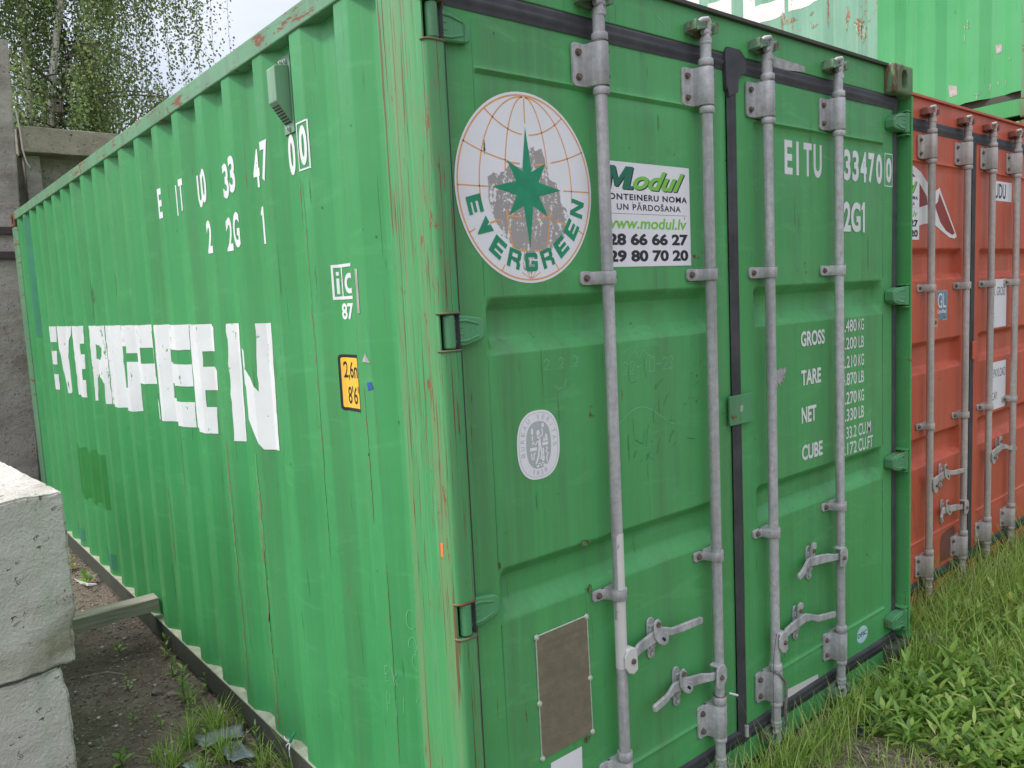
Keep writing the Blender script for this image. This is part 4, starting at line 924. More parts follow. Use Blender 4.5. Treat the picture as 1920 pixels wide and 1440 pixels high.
for x, z0, z1, w in ((1.608, 1.93, 2.02, .006), (1.632, 1.90, 1.97, .004), (.86, 2.20, 2.25, .004), (.90, 2.13, 2.16, .003), (.46, 1.74, 1.77, .003), (.27, 1.52, 1.56, .002), (.31, 1.14, 1.20, .003), (.66, 1.40, 1.44, .004), (2.15, 1.76, 1.90, .003), (2.30, 2.0, 2.3, .002)):
    jag(f, x, z0, z1, w)
f.on_door('faded_streak', .0484, worn_decal('faded_brown_streak', (.17, .20, .12), (.075, .32, .11), .50, 80), gc)
# ================================================================== RED CONTAINER
RX, RY = 2.490, .170
rc = thing('shipping_container', 'red container with closed doors, standing just right of the green one with the globe logo', 'shipping container', (RX, RY, 0), R(.85), 'shipping containers in the yard')
rm = dict(lip=M['red'], paint=M['red'], rail=M['red'], rail_dark=M['rail_dark'], post=M['red'], hinge=M['red'], galv=M['galv_tan'], bolt=M['bolt'], keeper=M['red_dull'])
frame(rc, rm); rear(rc, rm)
PR = Prof(.439)
corr_wall('side_panel', PR, .214, 5.885, .130, 2.526, M['red'], rc); corr_wall('side_panel', PR, .214, 5.885, .130, 2.526, M['red'], rc, flipx=W_)
for cx, cy, cz, sx, sy, sz in ((0, 0, H_, 1, 1, -1), (W_, 0, H_, -1, 1, -1), (0, L_, H_, 1, -1, -1), (W_, L_, H_, -1, -1, -1), (0, 0, 0, 1, 1, 1), (W_, 0, 0, -1, 1, 1), (0, L_, 0, 1, -1, 1), (W_, L_, 0, -1, -1, 1)): casting(rc, cx, cy, cz, sx, sy, sz, M['red_dull'])
corner_post(rc, False, slots, M['red']); corner_post(rc, True, slots, M['red'])
for z in HZ: hinge(rc, z, False, rm); hinge(rc, z, True, rm)
rL = [(.17, 1.065, a, b, .030, .030) for a, b in ((1.705, 1.866), (1.236, 1.400), (.756, .913))]
rR = [(1.305, 2.27, a, b, .030, .030) for a, b in ((1.705, 1.866), (1.236, 1.400), (.756, .913))]
rdl = door_sheet('door', .086, 1.176, .165, 2.430, rL, [(.168, 1.065, 2.283), (.168, 1.065, .372)], M['red'], rc)
rdr = door_sheet('door', 1.222, 2.358, .165, 2.430, rR, [(1.305, 2.27, 2.283), (1.305, 2.27, .372)], M['red'], rc)
edge_gasket(.087, .058, .12, 2.47, rc); edge_gasket(2.357, 2.382, .12, 2.47, rc)
gasket('door_gasket', 1.172, 1.226, .112, 2.44, True, rc, y=.046)
gasket('door_gasket', .070, 2.39, 2.427, 2.488, False, rc, y=.049); gasket('door_gasket', .070, 2.39, .112, .168, False, rc, y=.047)
m = MB(); m.prism(rrect(1.185, 1.246, 1.256, 1.357, .006), 'y', .040, .032); m.box(1.215, 1.244, .033, .050, 1.258, 1.355); m.build('door_overlap_plate', M['red'], rc, bevel=.002)
rnd = random.Random(8)
for x in (.575, 1.018, 1.366, 1.752): locking_bar(rc, x, rm, rnd, zt=2.295, zm=1.650, zl=.958, zb=.190)
door_handle(rc, .575, .668, 1, rm, .795, 1.005, .672)
door_handle(rc, 1.018, .470, -1, rm, .820, .700, .470)
door_handle(rc, 1.366, .680, 1, rm, 1.600, 1.790, .665, latch=False)
def rcat(x): return x-RX
f = Flat(); f.rect(1.44, 1.783, 2.136, 2.246); lb = f.on_door('white_label', .0488, M['white_clean'], rdr)
f = Flat(); f.text('SUDU', 1.480, 1.690, 2.149, 2.234, bold=.02); f.on_door('label_text', .0486, M['black_ink'], lb)
f = Flat(); f.rect(1.44, 1.730, 1.410, 1.690); lb = f.on_door('white_label', .0488, M['white_clean'], rdr)
f = Flat(); f.text('MAX. GROSS', 1.46, 1.705, 1.595, 1.645); f.text('TARE', 1.445, 1.540, 1.447, 1.495); f.on_door('label_text', .0486, M['black_ink'], lb)
f = Flat(); f.rect(1.44, 1.742, .928, 1.208); lb = f.on_door('white_label', .0488, M['white_clean'], rdr)
f = Flat(); f.text('MAX.PAYLOAD', 1.445, 1.733, 1.117, 1.167); f.text('CU.CAP.', 1.445, 1.612, .985, 1.030); f.on_door('label_text', .0486, M['black_ink'], lb)
f = Flat(); f.poly(rrect(.738, .874, 1.494, 1.650, .006)); lb = f.on_door('certificate_sticker', .0488, M['tape_grey'], rdl)
f = Flat(); f.poly(rrect(.744, .868, 1.500, 1.644, .005)); f.on_door('sticker_face', .0487, M['gl_blue'], lb)
f = Flat(); f.text('GL', .757, .858, 1.560, 1.636); f.text('Certified', .753, .860, 1.532, 1.552, bold=.02); f.rect(.806, .812, 1.56, 1.63); f.on_door('sticker_text', .0485, M['white_clean'], lb)
f = Flat(); f.rect(.703, .754, 1.464, 1.508); lb = f.on_door('paper_tag', .0484, flat_mat('brown_tag', (.55, .32, .15), .6), rdl)
f = Flat(); f.text('OM', .708, .742, 1.476, 1.500, bold=.02); f.on_door('label_text', .0482, M['black_ink'], lb)
# shipping line's pennant, partly hidden behind the bars
f = Flat(); P_ = lambda l: [(a-RX, b) for a, b in l]
f.poly(P_([(2.60, 2.262), (2.75, 2.272), (2.929, 2.262), (2.965, 2.255), (3.038, 2.232), (3.090, 2.200), (3.150, 2.165), (3.205, 2.150), (3.259, 2.170), (3.262, 2.160), (3.470, 1.940), (3.478, 1.926), (3.450, 1.916), (3.383, 1.922), (3.290, 1.952), (3.180, 1.990), (3.080, 1.985), (2.90, 1.955), (2.75, 1.958), (2.60, 1.97)]))
pn = f.on_door('pennant_logo', .0488, M['white_peel'], rdl)
f = Flat(); f.poly(P_([(2.64, 2.235), (2.78, 2.238), (2.95, 2.220), (3.03, 2.172), (3.104, 2.120), (3.115, 2.080), (3.031, 2.065), (2.90, 2.045), (2.64, 2.05)]))
f.poly(P_([(3.254, 2.143), (3.452, 1.944), (3.420, 1.934), (3.340, 1.955), (3.270, 1.995), (3.222, 2.050), (3.200, 2.080), (3.235, 2.098)]))
f.on_door('pennant_field', .0486, M['dark_red_print'], pn)
sticker(rc, .092, .527, 1.906, 2.206, y=.0481)
f = Flat(); f.poly([(.815, .19), (.815, .30), (.83, .336), (.90, .352), (.985, .356), (1.010, .34), (1.010, .19)]); f.on_door('dark_paint_patch', .0487, M['red_dull'], rdl)
f = Flat()
for pts in ([(.47, .45), (.60, .45), (.61, .20), (.49, .19)], [(.46, .56), (.50, .55), (.48, .60), (.52, .40)], [(.44, .40), (.47, .33), (.50, .32), (.50, .36)]): f.strip(pts, .0015)
f.on_door('scuff_mark', .0486, M['chalk_dark'], rdl)

# ================================================================== STACKED GREEN CONTAINERS BEHIND
th = R(-6.76); sE = .555
CX, CY = 4.92199-.11771*sE, .78705-.99305*sE
ccm = dict(paint=M['bright_green'], rail=M['bright_green'], rail_dark=M['green_rail'], post=M['bright_green'], hinge=M['bright_green'], galv=M['galv'], bolt=M['bolt'], keeper=M['bright_green'])
def far_container(label, zb, H, teal):
    c = thing('shipping_container', label, 'shipping container', (CX, CY, zb), th, 'shipping containers in the yard')
    PC = Prof(1.121, P=.298, fl=.082, sl=.067, xo=.004)
    if teal:
        corr_wall('side_panel', PC, .172, 1.196, .170, H-.065, M['bright_green'], c)
        corr_wall('side_panel', PC, 1.196, 5.885, .170, H-.065, M['teal_faded'], c)
    else: corr_wall('side_panel', PC, .172, 5.885, .170, H-.065, M['green_side'], c)
    corr_wall('side_panel', PC, .172, 5.885, .170, H-.065, M['bright_green'], c, flipx=W_)
    for s_ in (0, 1):
        X = (lambda x: W_-x) if s_ else (lambda x: x)
        m = MB(); m.box(X(.002), X(.06), .178, L_-.178, H-.068, H-.004); m.build('top_rail', M['bright_green'], c, bevel=.004)
        m = MB(); m.box(X(.014), X(.06), .165, L_-.165, .020, .122); m.build('bottom_rail', M['green_side'], c)
        m = MB(); m.box(X(.040), X(.075), .165, L_-.165, .122, .172); m.build('rail_recess', M['rail_dark'], c)
        m = MB(); m.prism([(X(a), b) for a, b in ((.0, .01), (.0, .172), (.012, .172), (.012, .03), (.16, .03), (.16, .01))], 'z', .118, H-.118); m.build('corner_post', M['green_rail'], c, bevel=.003)
        m = MB(); m.prism([(X(a), b) for a, b in ((.0, L_-.01), (.0, L_-.172), (.012, L_-.172), (.012, L_-.03), (.16, L_-.03), (.16, L_-.01))], 'z', .118, H-.118); m.build('corner_post', M['green_rail'], c, bevel=.003)
    for yy, s_ in ((.02, 1), (L_-.02, -1)):
        pr = Prof(.4); ys = sorted([.16, W_-.16]+pr.breaks(.16, W_-.16)); m = MB()
        m.grid([[(y, yy+s_*pr(y), z) for y in ys] for z in (.10, H-.06)]); m.build('end_wall', M['bright_green'], c)
    m = MB(); m.box(.05, W_-.05, .04, L_-.04, H-.02, H-.01); m.box(.05, W_-.05, .04, L_-.04, .10, .12); m.build('roof_and_floor', M['green_rail'], c)
    for cx, cy, cz, sx, sy, sz in ((0, 0, H, 1, 1, -1), (W_, 0, H, -1, 1, -1), (0, L_, H, 1, -1, -1), (W_, L_, H, -1, -1, -1), (0, 0, 0, 1, 1, 1), (W_, 0, 0, -1, 1, 1), (0, L_, 0, 1, -1, 1), (W_, L_, 0, -1, -1, 1)): casting(c, cx, cy, cz, sx, sy, sz, M['casting'])
    return c, PC
uc, PC = far_container('bright green container with a faded teal end section and big white letters, stacked highest', 2.715, 2.591, True)
lc, _ = far_container('green container at ground level carrying the stacked bright green one, hidden behind the red one', .0, 2.700, False)
f = Flat()
for ch, s0, s1 in (('E', -4.55, -4.10), ('R', -3.98, -3.40), ('R', -3.25, -2.65), ('G', -2.55, -2.00), ('E', -1.900, -1.440), ('E', -1.402, -.95), ('N', -.86, -.36)):
    for pts in GLY[ch]: f.poly([((sE-s0)+((sE-s1)-(sE-s0))*a, 3.93-2.715+.62*b) for a, b in pts])
tri_side(f, 'company_lettering', PC, M['white_peel'], uc)
f = Flat(); f.poly([(.662, .325), (.600, .300), (.598, .245), (.650, .238)]); f.poly([(.352, .505), (.313, .500), (.310, .452), (.345, .448)]); tri_side(f, 'torn_label', PC, M['tape_grey'], uc)
f = Flat()
for k, (y, z, ry_, rz_) in enumerate(((.541, .67, .006, .012), (.515, .66, .012, .008), (.54, .60, .005, .03), (.515, .69, .004, .02), (.38, .24, .004, .03), (.33, .26, .003, .02), (.28, .25, .004, .02), (.25, .39, .006, .007), (.50, .32, .003, .004), (.45, .21, .02, .003), (.45, .19, .003, .02), (.62, .80, .004, .006), (.85, .75, .004, .004))):
    blob(f, y, z, ry_, rz_, k*3.1)
for k, (y, z, ry_, rz_) in enumerate(((1.42, 1.02, .02, .06), (1.43, .96, .012, .05), (1.33, .92, .035, .05), (1.30, .86, .016, .07), (1.60, 1.10, .006, .10), (1.75, 1.14, .03, .012), (1.72, 1.03, .035, .012), (2.02, 1.18, .025, .05), (2.03, 1.10, .012, .08), (1.95, 1.14, .05, .02), (1.25, 1.3, .01, .05))):
    blob(f, y, z, ry_, rz_, k*5.3+1)
tri_side(f, 'rust_stain', PC, worn_decal('orange_rust_stain', (.27, .13, .06), (.24, .46, .33), .50, 60), uc, lift=.0018)
f = Flat(); scr = [(.222, .03), (.222, .085), (.196, .03), (.196, .085)]; f.strip(scr, .003); f.strip([(.180, .085), (.168, .058), (.155, .085)], .003); f.strip([(.168, .058), (.168, .03)], .003); tri_side(f, 'chalk_mark', Prof(0, fl=9, P=10, xo=.012), M['tape_grey'], uc)

# ================================================================== CONCRETE BLOCKS
def concrete(name, c1, c2, stain=(.20, .17, .12), seed=0, pits=.70, bstr=1.0):
    m, nt_, bs = newmat(name); n = N(nt_); co = coords(n, loc=(seed, seed, 0)); st = coords(n, (1.2, 1.2, 2.4), (seed, 0, 0))
    c = mix(n, ramp(n, noise(n, 5, 7, co, .65), [(.3, 0), (.7, 1)]), c1, c2)
    c = mix(n, ramp(n, noise(n, 1.7, 5, st, .6), [(.48, 0), (.70, .75)]), c, stain)
    v = n('ShaderNodeTexVoronoi'); v.inputs['Scale'].default_value = 32; n.L(mix(n, .12, co, noise(n, 30, 2, co)), v.inputs[0])
    pn_ = math_(n, 'MULTIPLY', ramp(n, v.outputs['Distance'], [(.12, 1), (.24, 0)]), ramp(n, noise(n, 9, 3, co), [(.46, 0), (.58, 1)]))
    c = mix(n, pn_, c, tuple(x*.35 for x in c1))
    c = mix(n, ramp(n, noise(n, 60, 4, co, .7), [(.66, 0), (.74, .5)]), c, tuple(x*.55 for x in c1))
    n.L(c, bs.inputs['Base Color']); bs.inputs['Roughness'].default_value = .92; bs.inputs['Specular IOR Level'].default_value = .2
    h = math_(n, 'SUBTRACT', math_(n, 'ADD', noise(n, 14, 8, co, .7), math_(n, 'MULTIPLY', noise(n, 90, 5, co, .7), .35)), math_(n, 'MULTIPLY', pn_, .5))
    bump(n, bs, h, bstr, .026); return m
M['block'] = concrete('cast_concrete', (.60, .575, .52), (.74, .715, .655), (.33, .27, .19), 1)
M['wall_conc'] = concrete('grey_wall_concrete', (.33, .30, .265), (.47, .435, .39), (.20, .175, .15), 5, bstr=.9)
M['coping'] = concrete('lichened_coping', (.25, .23, .175), (.40, .365, .28), (.13, .12, .09), 9)
def rough_block(name, label, w, d, h, loc, rotz, seed, chips=()):
    # local: front-right-bottom corner at (0,0,0), extends to -x, +y, +z
    t = thing(name, label, 'concrete block', loc, rotz, 'concrete blocks stacked beside the container')
    bm = bmesh.new(); bmesh.ops.create_cube(bm, size=1)
    for v in bm.verts: v.co = Vector(((v.co.x-.5)*w, (v.co.y+.5)*d, (v.co.z+.5)*h))
    bmesh.ops.bevel(bm, geom=bm.edges[:], offset=.007, segments=2, affect='EDGES')
    # slice into a fine grid (finer at the visible end)
    for i in range(1, 34): x = -w*i/34; bmesh.ops.bisect_plane(bm, geom=bm.verts[:]+bm.edges[:]+bm.faces[:], plane_co=(x, 0, 0), plane_no=(1, 0, 0))
    for i in range(1, 34): z = h*i/34; bmesh.ops.bisect_plane(bm, geom=bm.verts[:]+bm.edges[:]+bm.faces[:], plane_co=(0, 0, z), plane_no=(0, 0, 1))
    for y in [.02*i for i in range(1, 12)]+[.25+.05*i for i in range(int((d-.3)/.05))]: bmesh.ops.bisect_plane(bm, geom=bm.verts[:]+bm.edges[:]+bm.faces[:], plane_co=(0, y, 0), plane_no=(0, 1, 0))
    cen = Vector((-w/2, d/2, h/2)); bm.normal_update()
    for v in bm.verts:
        p = v.co.copy(); edge = sum(1 for a, e in ((p.x, 0), (p.x, -w), (p.y, 0), (p.y, d), (p.z, 0), (p.z, h)) if abs(a-e) < .016)
        amp = .0009+.0030*(edge >= 2)
        q = mnoise.fractal(p*24+Vector((seed, 0, 0)), .8, 2, 4)
        v.co += v.normal*q*amp
        if p.y < .02 and p.x > -.085: v.co.y += .005+.002*mnoise.noise(p*60)
        if p.y < .02: v.co.y += .0012*mnoise.fractal(p*70, .6, 2, 3)
        if p.z > h-.02: v.co.z += mnoise.fractal(p*14+Vector((0, seed, 0)), .8, 2, 4)*.005
        for (c, r) in chips:
            dd = (p-Vector(c)).length
            if dd < r:
                tt = (1-dd/r)**.7; n3 = .6+.5*mnoise.noise(p*22)
                v.co += (Vector((-.6, .5, .1)) if c[0] > -.2 else Vector((.0, .7, -.6))).normalized()*tt*r*.30*n3
    me = bpy.data.meshes.new('body'); bm.to_mesh(me); bm.free(); link_mesh('block_body', me, M['block'], t, smooth=True, sharp=50)
    g = MB(); ring = [(-w+.18+.020*cos(a*pi/10)+.02, -.0004, h*.78+.020*sin(a*pi/10)) for a in range(21)]
    g.tube(ring, .0022, 6, caps=False); g.build('casting_mark', M['block'], t, smooth=True)
    return t
BR = R(4.3)
rough_block('concrete_block', 'pale concrete block with a chipped lower corner, lying on top of the other one', .62, 2.38, .585, (-.592, 1.402, .572), BR, 3, [((0, 0, .04), .11), ((0, 0, .12), .05), ((-.30, 0, .585), .08), ((-.12, 0, .0), .04), ((0, 0, .585), .03)])
rough_block('concrete_block', 'smoother grey concrete block with a rounded top edge, underneath the chipped one', .60, 2.38, .560, (-.640, 1.400, 0), R(3.0), 9, [((0, 0, .56), .09)])
bw = MB()
# timber wedged between the blocks and the container
def wood_mat():
    m, nt_, bs = newmat('grey_weathered_wood'); n = N(nt_); g = coords(n, (3, 60, 60)); co = coords(n)
    c = mix(n, ramp(n, noise(n, 1, 6, g, .7), [(.32, 0), (.68, 1)]), (.17, .155, .12), (.42, .39, .32))
    c = mix(n, ramp(n, noise(n, 6, 4, co), [(.62, 0), (.72, .6)]), c, (.10, .085, .06)); n.L(c, bs.inputs['Base Color']); bs.inputs['Roughness'].default_value = .85
    bump(n, bs, noise(n, 1, 6, g, .7), .6, .006); return m
M['wood'] = wood_mat()
m = MB(); rows = []
for i in range(25):
    x = -.74+.745*i/24; rows.append((x, [(-.052, -.033), (.052, -.034), (.050, .033), (.020, .036), (-.049, .033)]))
for x, sec in rows: m.v += [(x, y+.0015*mnoise.noise((x*9, y*30, 1)), z+.0015*mnoise.noise((x*9, z*40, 4))) for y, z in sec]
for i in range(24):
    for k in range(5): a = i*5; m.f.append((a+k, a+(k+1) % 5, a+5+(k+1) % 5, a+5+k))
m.f += [(4, 3, 2, 1, 0), tuple(24*5+k for k in range(5))]
wb = m.build('timber_beam', M['wood'], None, smooth=True, bevel=.002, sharp=30); wb.location = (.006, 2.826, .217)
tag(wb, 'short grey timber beam wedged between the concrete blocks and the green container', 'timber')

# ================================================================== WALL BEHIND THE YARD
t = thing('concrete_column', 'tall grey concrete column with two dark steel straps, behind the far corner of the green container', 'column', (.275, 7.0, 0), 0)
m = MB(); rows = []
for i in range(60):
    z = 4.24*i/59; off = -.155*(1-z/4.24)
    rows.append([(off+a+.004*mnoise.noise((a*8, z*4, b)), b+.004*mnoise.noise((z*5, a*5, 3)), z) for a, b in ((-.62, .30), (-.275+.0, 0) if False else (-.62, 0), (-.45, -.002), (-.30, 0), (-.15, .001), (-.012, 0), (0, .012), (0, .30), (-.62, .30))])
m.grid(rows); n_ = len(m.v); m.v += [(-.62, 0, 4.24), (0, 0, 4.24), (0, .3, 4.24), (-.62, .3, 4.24)]; m.f.append((n_, n_+1, n_+2, n_+3))
m.build('column_shaft', M['wall_conc'], t, smooth=True, sharp=40)
M['steel_brown'] = flat_mat('brown_steel_strap', (.050, .030, .032), .6, var=.3, vs=12)
for z in (2.545, 2.325):
    m = MB(); m.box(-.75, .02, -.035, -.004, z-.033, z+.033); m.build('steel_strap', M['steel_brown'], t, bevel=.003)
m = MB(); m.tube([(-.005, -.01, 3.62), (.008, -.02, 3.45), (.012, -.02, 3.28), (.03, -.02, 3.17), (.06, -.0, 3.12)], .007, 8); m.build('wire', flat_mat('pale_wire', (.45, .42, .36), .6), t, smooth=True)
t = thing('concrete_wall', 'weathered grey concrete wall with a mossy coping, running behind the containers', 'wall', (.30, 7.2, 0), 0)
m = MB(); m.box(-.60, 16, .16, .30, 0, 3.30); m.build('wall_panel', M['wall_conc'], t)
m = MB(); rows = []
for i in range(120):
    x = .0+16*i/119; rows.append([(x, a+.006*mnoise.fractal((x*5, a*9, b*2), 1, 2, 4), b+.006*mnoise.fractal((x*5, b*2, 3), 1, 2, 4)) for a, b in ((.34, 3.27), (-.115, 3.275), (-.12, 3.28), (-.12, 3.50), (-.115, 3.51), (.34, 3.51), (.34, 3.27))])
m.grid(rows); m.f.append(tuple(range(6))); m.build('coping', M['coping'], t, smooth=True, sharp=25)
for x in (.03, 3.1, 6.2, 9.3):
    m = MB(); m.box(x, x+.13, .02, .159, 0, 3.27); m.build('pilaster', M['wall_conc'], t, bevel=.006)
t = thing('concrete_wall', 'grey concrete wall panel at the left edge, separated from the tall column by a dark gap', 'wall', (-.43, 7.1, 0), 0)
m = MB(); m.box(-9, -.02, .0, .18, 0, 3.9); m.build('wall_panel', M['wall_conc'], t, bevel=.01)

# ================================================================== GROUND
def soil_mat():
    m, nt_, bs = newmat('soil_and_dry_grass'); n = N(nt_); co = coords(n)
    c = mix(n, ramp(n, noise(n, 7, 8, co, .7), [(.3, 0), (.7, 1)]), (.15, .125, .092), (.33, .28, .22))
    c = mix(n, ramp(n, noise(n, 60, 5, co, .7), [(.55, 0), (.7, 1)]), c, (.34, .30, .245))
    c = mix(n, ramp(n, noise(n, 1.3, 4, co), [(.48, 0), (.62, .55)]), c, (.055, .070, .025))
    c = mix(n, ramp(n, noise(n, 130, 3, co, .6), [(.66, 0), (.70, .8)]), c, (.30, .27, .23)); n.L(c, bs.inputs['Base Color']); bs.inputs['Roughness'].default_value = .95
    bs.inputs['Specular IOR Level'].default_value = .15
    bump(n, bs, math_(n, 'ADD', noise(n, 25, 8, co, .75), math_(n, 'MULTIPLY', noise(n, 110, 4, co, .7), .6)), .9, .03); return m
M['soil'] = soil_mat()
def gz(x, y):
    return -.012+.018*mnoise.fractal((x*1.7, y*1.7, 0), 1, 2, 3)+.007*mnoise.fractal((x*9, y*9, 2), 1, 2, 3)-.02*(y < 0)*0
xs = [-400, -60, -12, -5]+[-3+.055*i for i in range(170)]+[7.5, 12, 60, 400]; ys = [-400, -60, -8, -3.5]+[-2.2+.055*i for i in range(172)]+[8.5, 14, 60, 400]
m = MB(); m.grid([[(x, y, gz(x, y) if -3 < x < 6.4 and -2.2 < y < 7.3 else -.012) for x in xs] for y in ys]); g_ = m.build('ground', M['soil'], None, smooth=True, sharp=None); tag(g_, 'bare brown soil scattered with gravel and dry grass', 'ground', kind='structure')

# ------------------------------------------------------------------ vegetation
def leafmat(name, stops, rough=.5, trans=.38):
    m, nt_, bs = newmat(name); n = N(nt_); g = n('ShaderNodeNewGeometry'); r = n('ShaderNodeValToRGB'); cr = r.color_ramp
    while len(cr.elements) < len(stops): cr.elements.new(.5)
    for e, (p, c) in zip(cr.elements, stops): e.position = p; e.color = (*c, 1)
    n.L(g.outputs['Random Per Island'], r.inputs[0]); n.L(r.outputs[0], bs.inputs['Base Color']); bs.inputs['Roughness'].default_value = rough
    tr = n('ShaderNodeBsdfTranslucent'); n.L(r.outputs[0], tr.inputs[0]); ms = n('ShaderNodeMixShader'); ms.inputs[0].default_value = trans
    out = nt_.nodes['Material Output']; n.L(bs.outputs[0], ms.inputs[1]); n.L(tr.outputs[0], ms.inputs[2]); n.L(ms.outputs[0], out.inputs[0]); return m
M['grass'] = leafmat('grass_blades', [(0, (.16, .28, .040)), (.45, (.27, .45, .075)), (.8, (.42, .60, .13)), (1, (.60, .60, .27))])
M['straw'] = leafmat('dry_straw', [(0, (.22, .17, .10)), (.5, (.38, .31, .19)), (1, (.52, .45, .31))], .7, .1)
M['weed'] = leafmat('weed_leaves', [(0, (.13, .25, .045)), (.5, (.25, .44, .075)), (.85, (.38, .56, .12)), (1, (.54, .60, .18))], .4)
M['weed_yellow'] = leafmat('yellow_leaves', [(0, (.45, .50, .06)), (1, (.62, .60, .12))])
M['birch_leaf'] = leafmat('birch_leaves', [(0, (.10, .17, .05)), (.5, (.16, .26, .075)), (.85, (.25, .35, .11)), (1, (.36, .43, .18))], .5, .5)
def blade(m, x, y, z, h, w, az, lean, curl, rn):
    n0 = len(m.v); sx, sy = cos(az), sin(az); px, py = -sy, sx; K = 4; xx = x; yy = y; zz = z
    an = lean
    for k in range(K+1):
        t = k/K; ww = w*(1-t)**.6/2 if k < K else 0
        if k < K: m.v += [(xx-px*ww, yy-py*ww, zz), (xx+px*ww, yy+py*ww, zz)]
        else: m.v.append((xx, yy, zz))
        an += curl/K; xx += sx*sin(an)*h/K; yy += sy*sin(an)*h/K; zz += cos(an)*h/K; zz = max(zz, z+.001) if k else zz
    for k in range(K-1): a = n0+2*k; m.f.append((a, a+1, a+3, a+2))
    a = n0+2*(K-1); m.f.append((a, a+1, a+2))
def leaf(m, x, y, z, l, w, az, el, droop, fold=.25):
    n0 = len(m.v); K = 5; d = Vector((cos(az)*cos(el), sin(az)*cos(el), sin(el))); s_ = Vector((-sin(az), cos(az), 0)); p = Vector((x, y, z))
    prof_ = [0.04, .62, 1, .82, .42, 0]
    for k in range(K+1):
        u = d.cross(s_)*-1; ww = w*prof_[k]/2
        if u.z < 0: u = -u
        m.v += [tuple(p-s_*ww+u*ww*fold), tuple(p), tuple(p+s_*ww+u*ww*fold)]
        p = p+d*l/K; d = (d+Vector((0, 0, -droop/K))).normalized()
    for k in range(K): a = n0+3*k; m.f += [(a, a+1, a+4, a+3), (a+1, a+2, a+5, a+4)]
rg = random.Random(21)
def dens_grass(x, y):
    # probability of live grass at a ground point in front of and beside the doors
    if y > 0 and x < 2.5: return 0
    base = .0
    if x > 2.2: base = .9
    elif x > 1.55: base = .45+.5*max(0, min(1, (y+.55)/.25)) if y < -.3 else .75
    else: base = .55
    base *= .55+.9*max(0, mnoise.noise((x*2.3, y*2.3, 5))+.35)
    if (x-1.80)**2/.08+(y+.10)**2/.02 < 1: base *= .1
    return base
m = MB()
for i in range(42000):
    x = rg.uniform(.3, 5.2); y = rg.uniform(-1.5, .21)
    if rg.random() > dens_grass(x, y): continue
    near = .6+.5*(x > 2.3); edge = 1.3 if -.14 < y < -.005 or (x > 2.5 and y > .02) else 1
    blade(m, x, y, gz(x, y)-.005, rg.uniform(.05, .17)*near*edge, rg.uniform(.0025, .0055), rg.uniform(0, 2*pi), rg.uniform(.0, .45), rg.uniform(.2, 1.5), rg)
for i in range(1900):      # fringe of longer grass along the sill
    x = rg.uniform(.5, 2.5); y = -.02-abs(rg.gauss(0, .07)); blade(m, x, y, gz(x, y)-.004, rg.uniform(.08, .24), rg.uniform(.003, .0055), rg.uniform(0, 2*pi), rg.uniform(.0, .4), rg.uniform(.2, 1.2), rg)
for i in range(3400):      # long grass against the far doors
    x = rg.uniform(2.45, 5.2); y = rg.uniform(-.75, .15) if rg.random() < .7 else rg.uniform(-.1, .2); blade(m, x, y, gz(x, y), rg.uniform(.14, .40), rg.uniform(.003, .0065), rg.uniform(0, 2*pi), rg.uniform(.0, .3), rg.uniform(.3, 1.3), rg)
m_ = m.build('grass', M['grass'], None, smooth=True, sharp=None); tag(m_, 'green grass growing in front of the container doors', 'grass', kind='stuff')
m = MB()
for i in range(9000):
    x = rg.uniform(.3, 3.6); y = rg.uniform(-1.5, -.01)
    if mnoise.noise((x*1.8, y*1.8, 9)) < -.15 : continue
    blade(m, x, y, gz(x, y)+rg.uniform(0, .014), rg.uniform(.06, .20), rg.uniform(.0014, .0034), rg.uniform(0, 2*pi), rg.uniform(1.1, 1.5), rg.uniform(-.1, .35), rg)
m_ = m.build('dry_grass', M['straw'], None); tag(m_, 'straw coloured dead grass lying between the green tufts', 'dry grass', kind='stuff')
# leafy ground cover in front of the red container and the right-hand end of the green doors
m = MB(); m2 = MB()
def rosette(m, x, y, n, l, w, hh=.05):
    z = gz(x, y); a0 = rg.uniform(0, 6)
    for k in range(n):
        az = a0+k*2.4; t = k/n; leaf(m, x+rg.uniform(-.006, .006), y+rg.uniform(-.006, .006), z+hh*t, l*rg.uniform(.7, 1.1)*(1-.35*t), w*rg.uniform(.8, 1.1)*(1-.3*t), az, .35+.7*t+rg.uniform(-.15, .15), rg.uniform(.4, 1.1))
cnt = 0
while cnt < 620:
    x = rg.uniform(1.75, 3.7); y = rg.uniform(-.78, -.02 if x < 2.5 else .10)
    d = mnoise.noise((x*2.1, y*2.1, 1))+.35
    cx = abs(x-2.45)/1.3+abs(y+.30)/.75
    if cx > 1.15-d*.3: continue
    rosette(m, x, y, rg.randint(6, 11), *((rg.uniform(.055, .12), rg.uniform(.018, .034)) if rg.random() < .6 else (rg.uniform(.03, .06), rg.uniform(.010, .018)) if rg.random() < .7 else (rg.uniform(.09, .17), rg.uniform(.022, .042))), rg.uniform(.02, .15)); cnt += 1
m_ = m.build('ground_cover', M['weed'], None, smooth=True, sharp=None); tag(m_, 'broad leaved green weeds forming a mat in front of the doors', 'weeds', kind='stuff')
M['stem'] = flat_mat('green_stem', (.12, .20, .05), .6, var=.2)
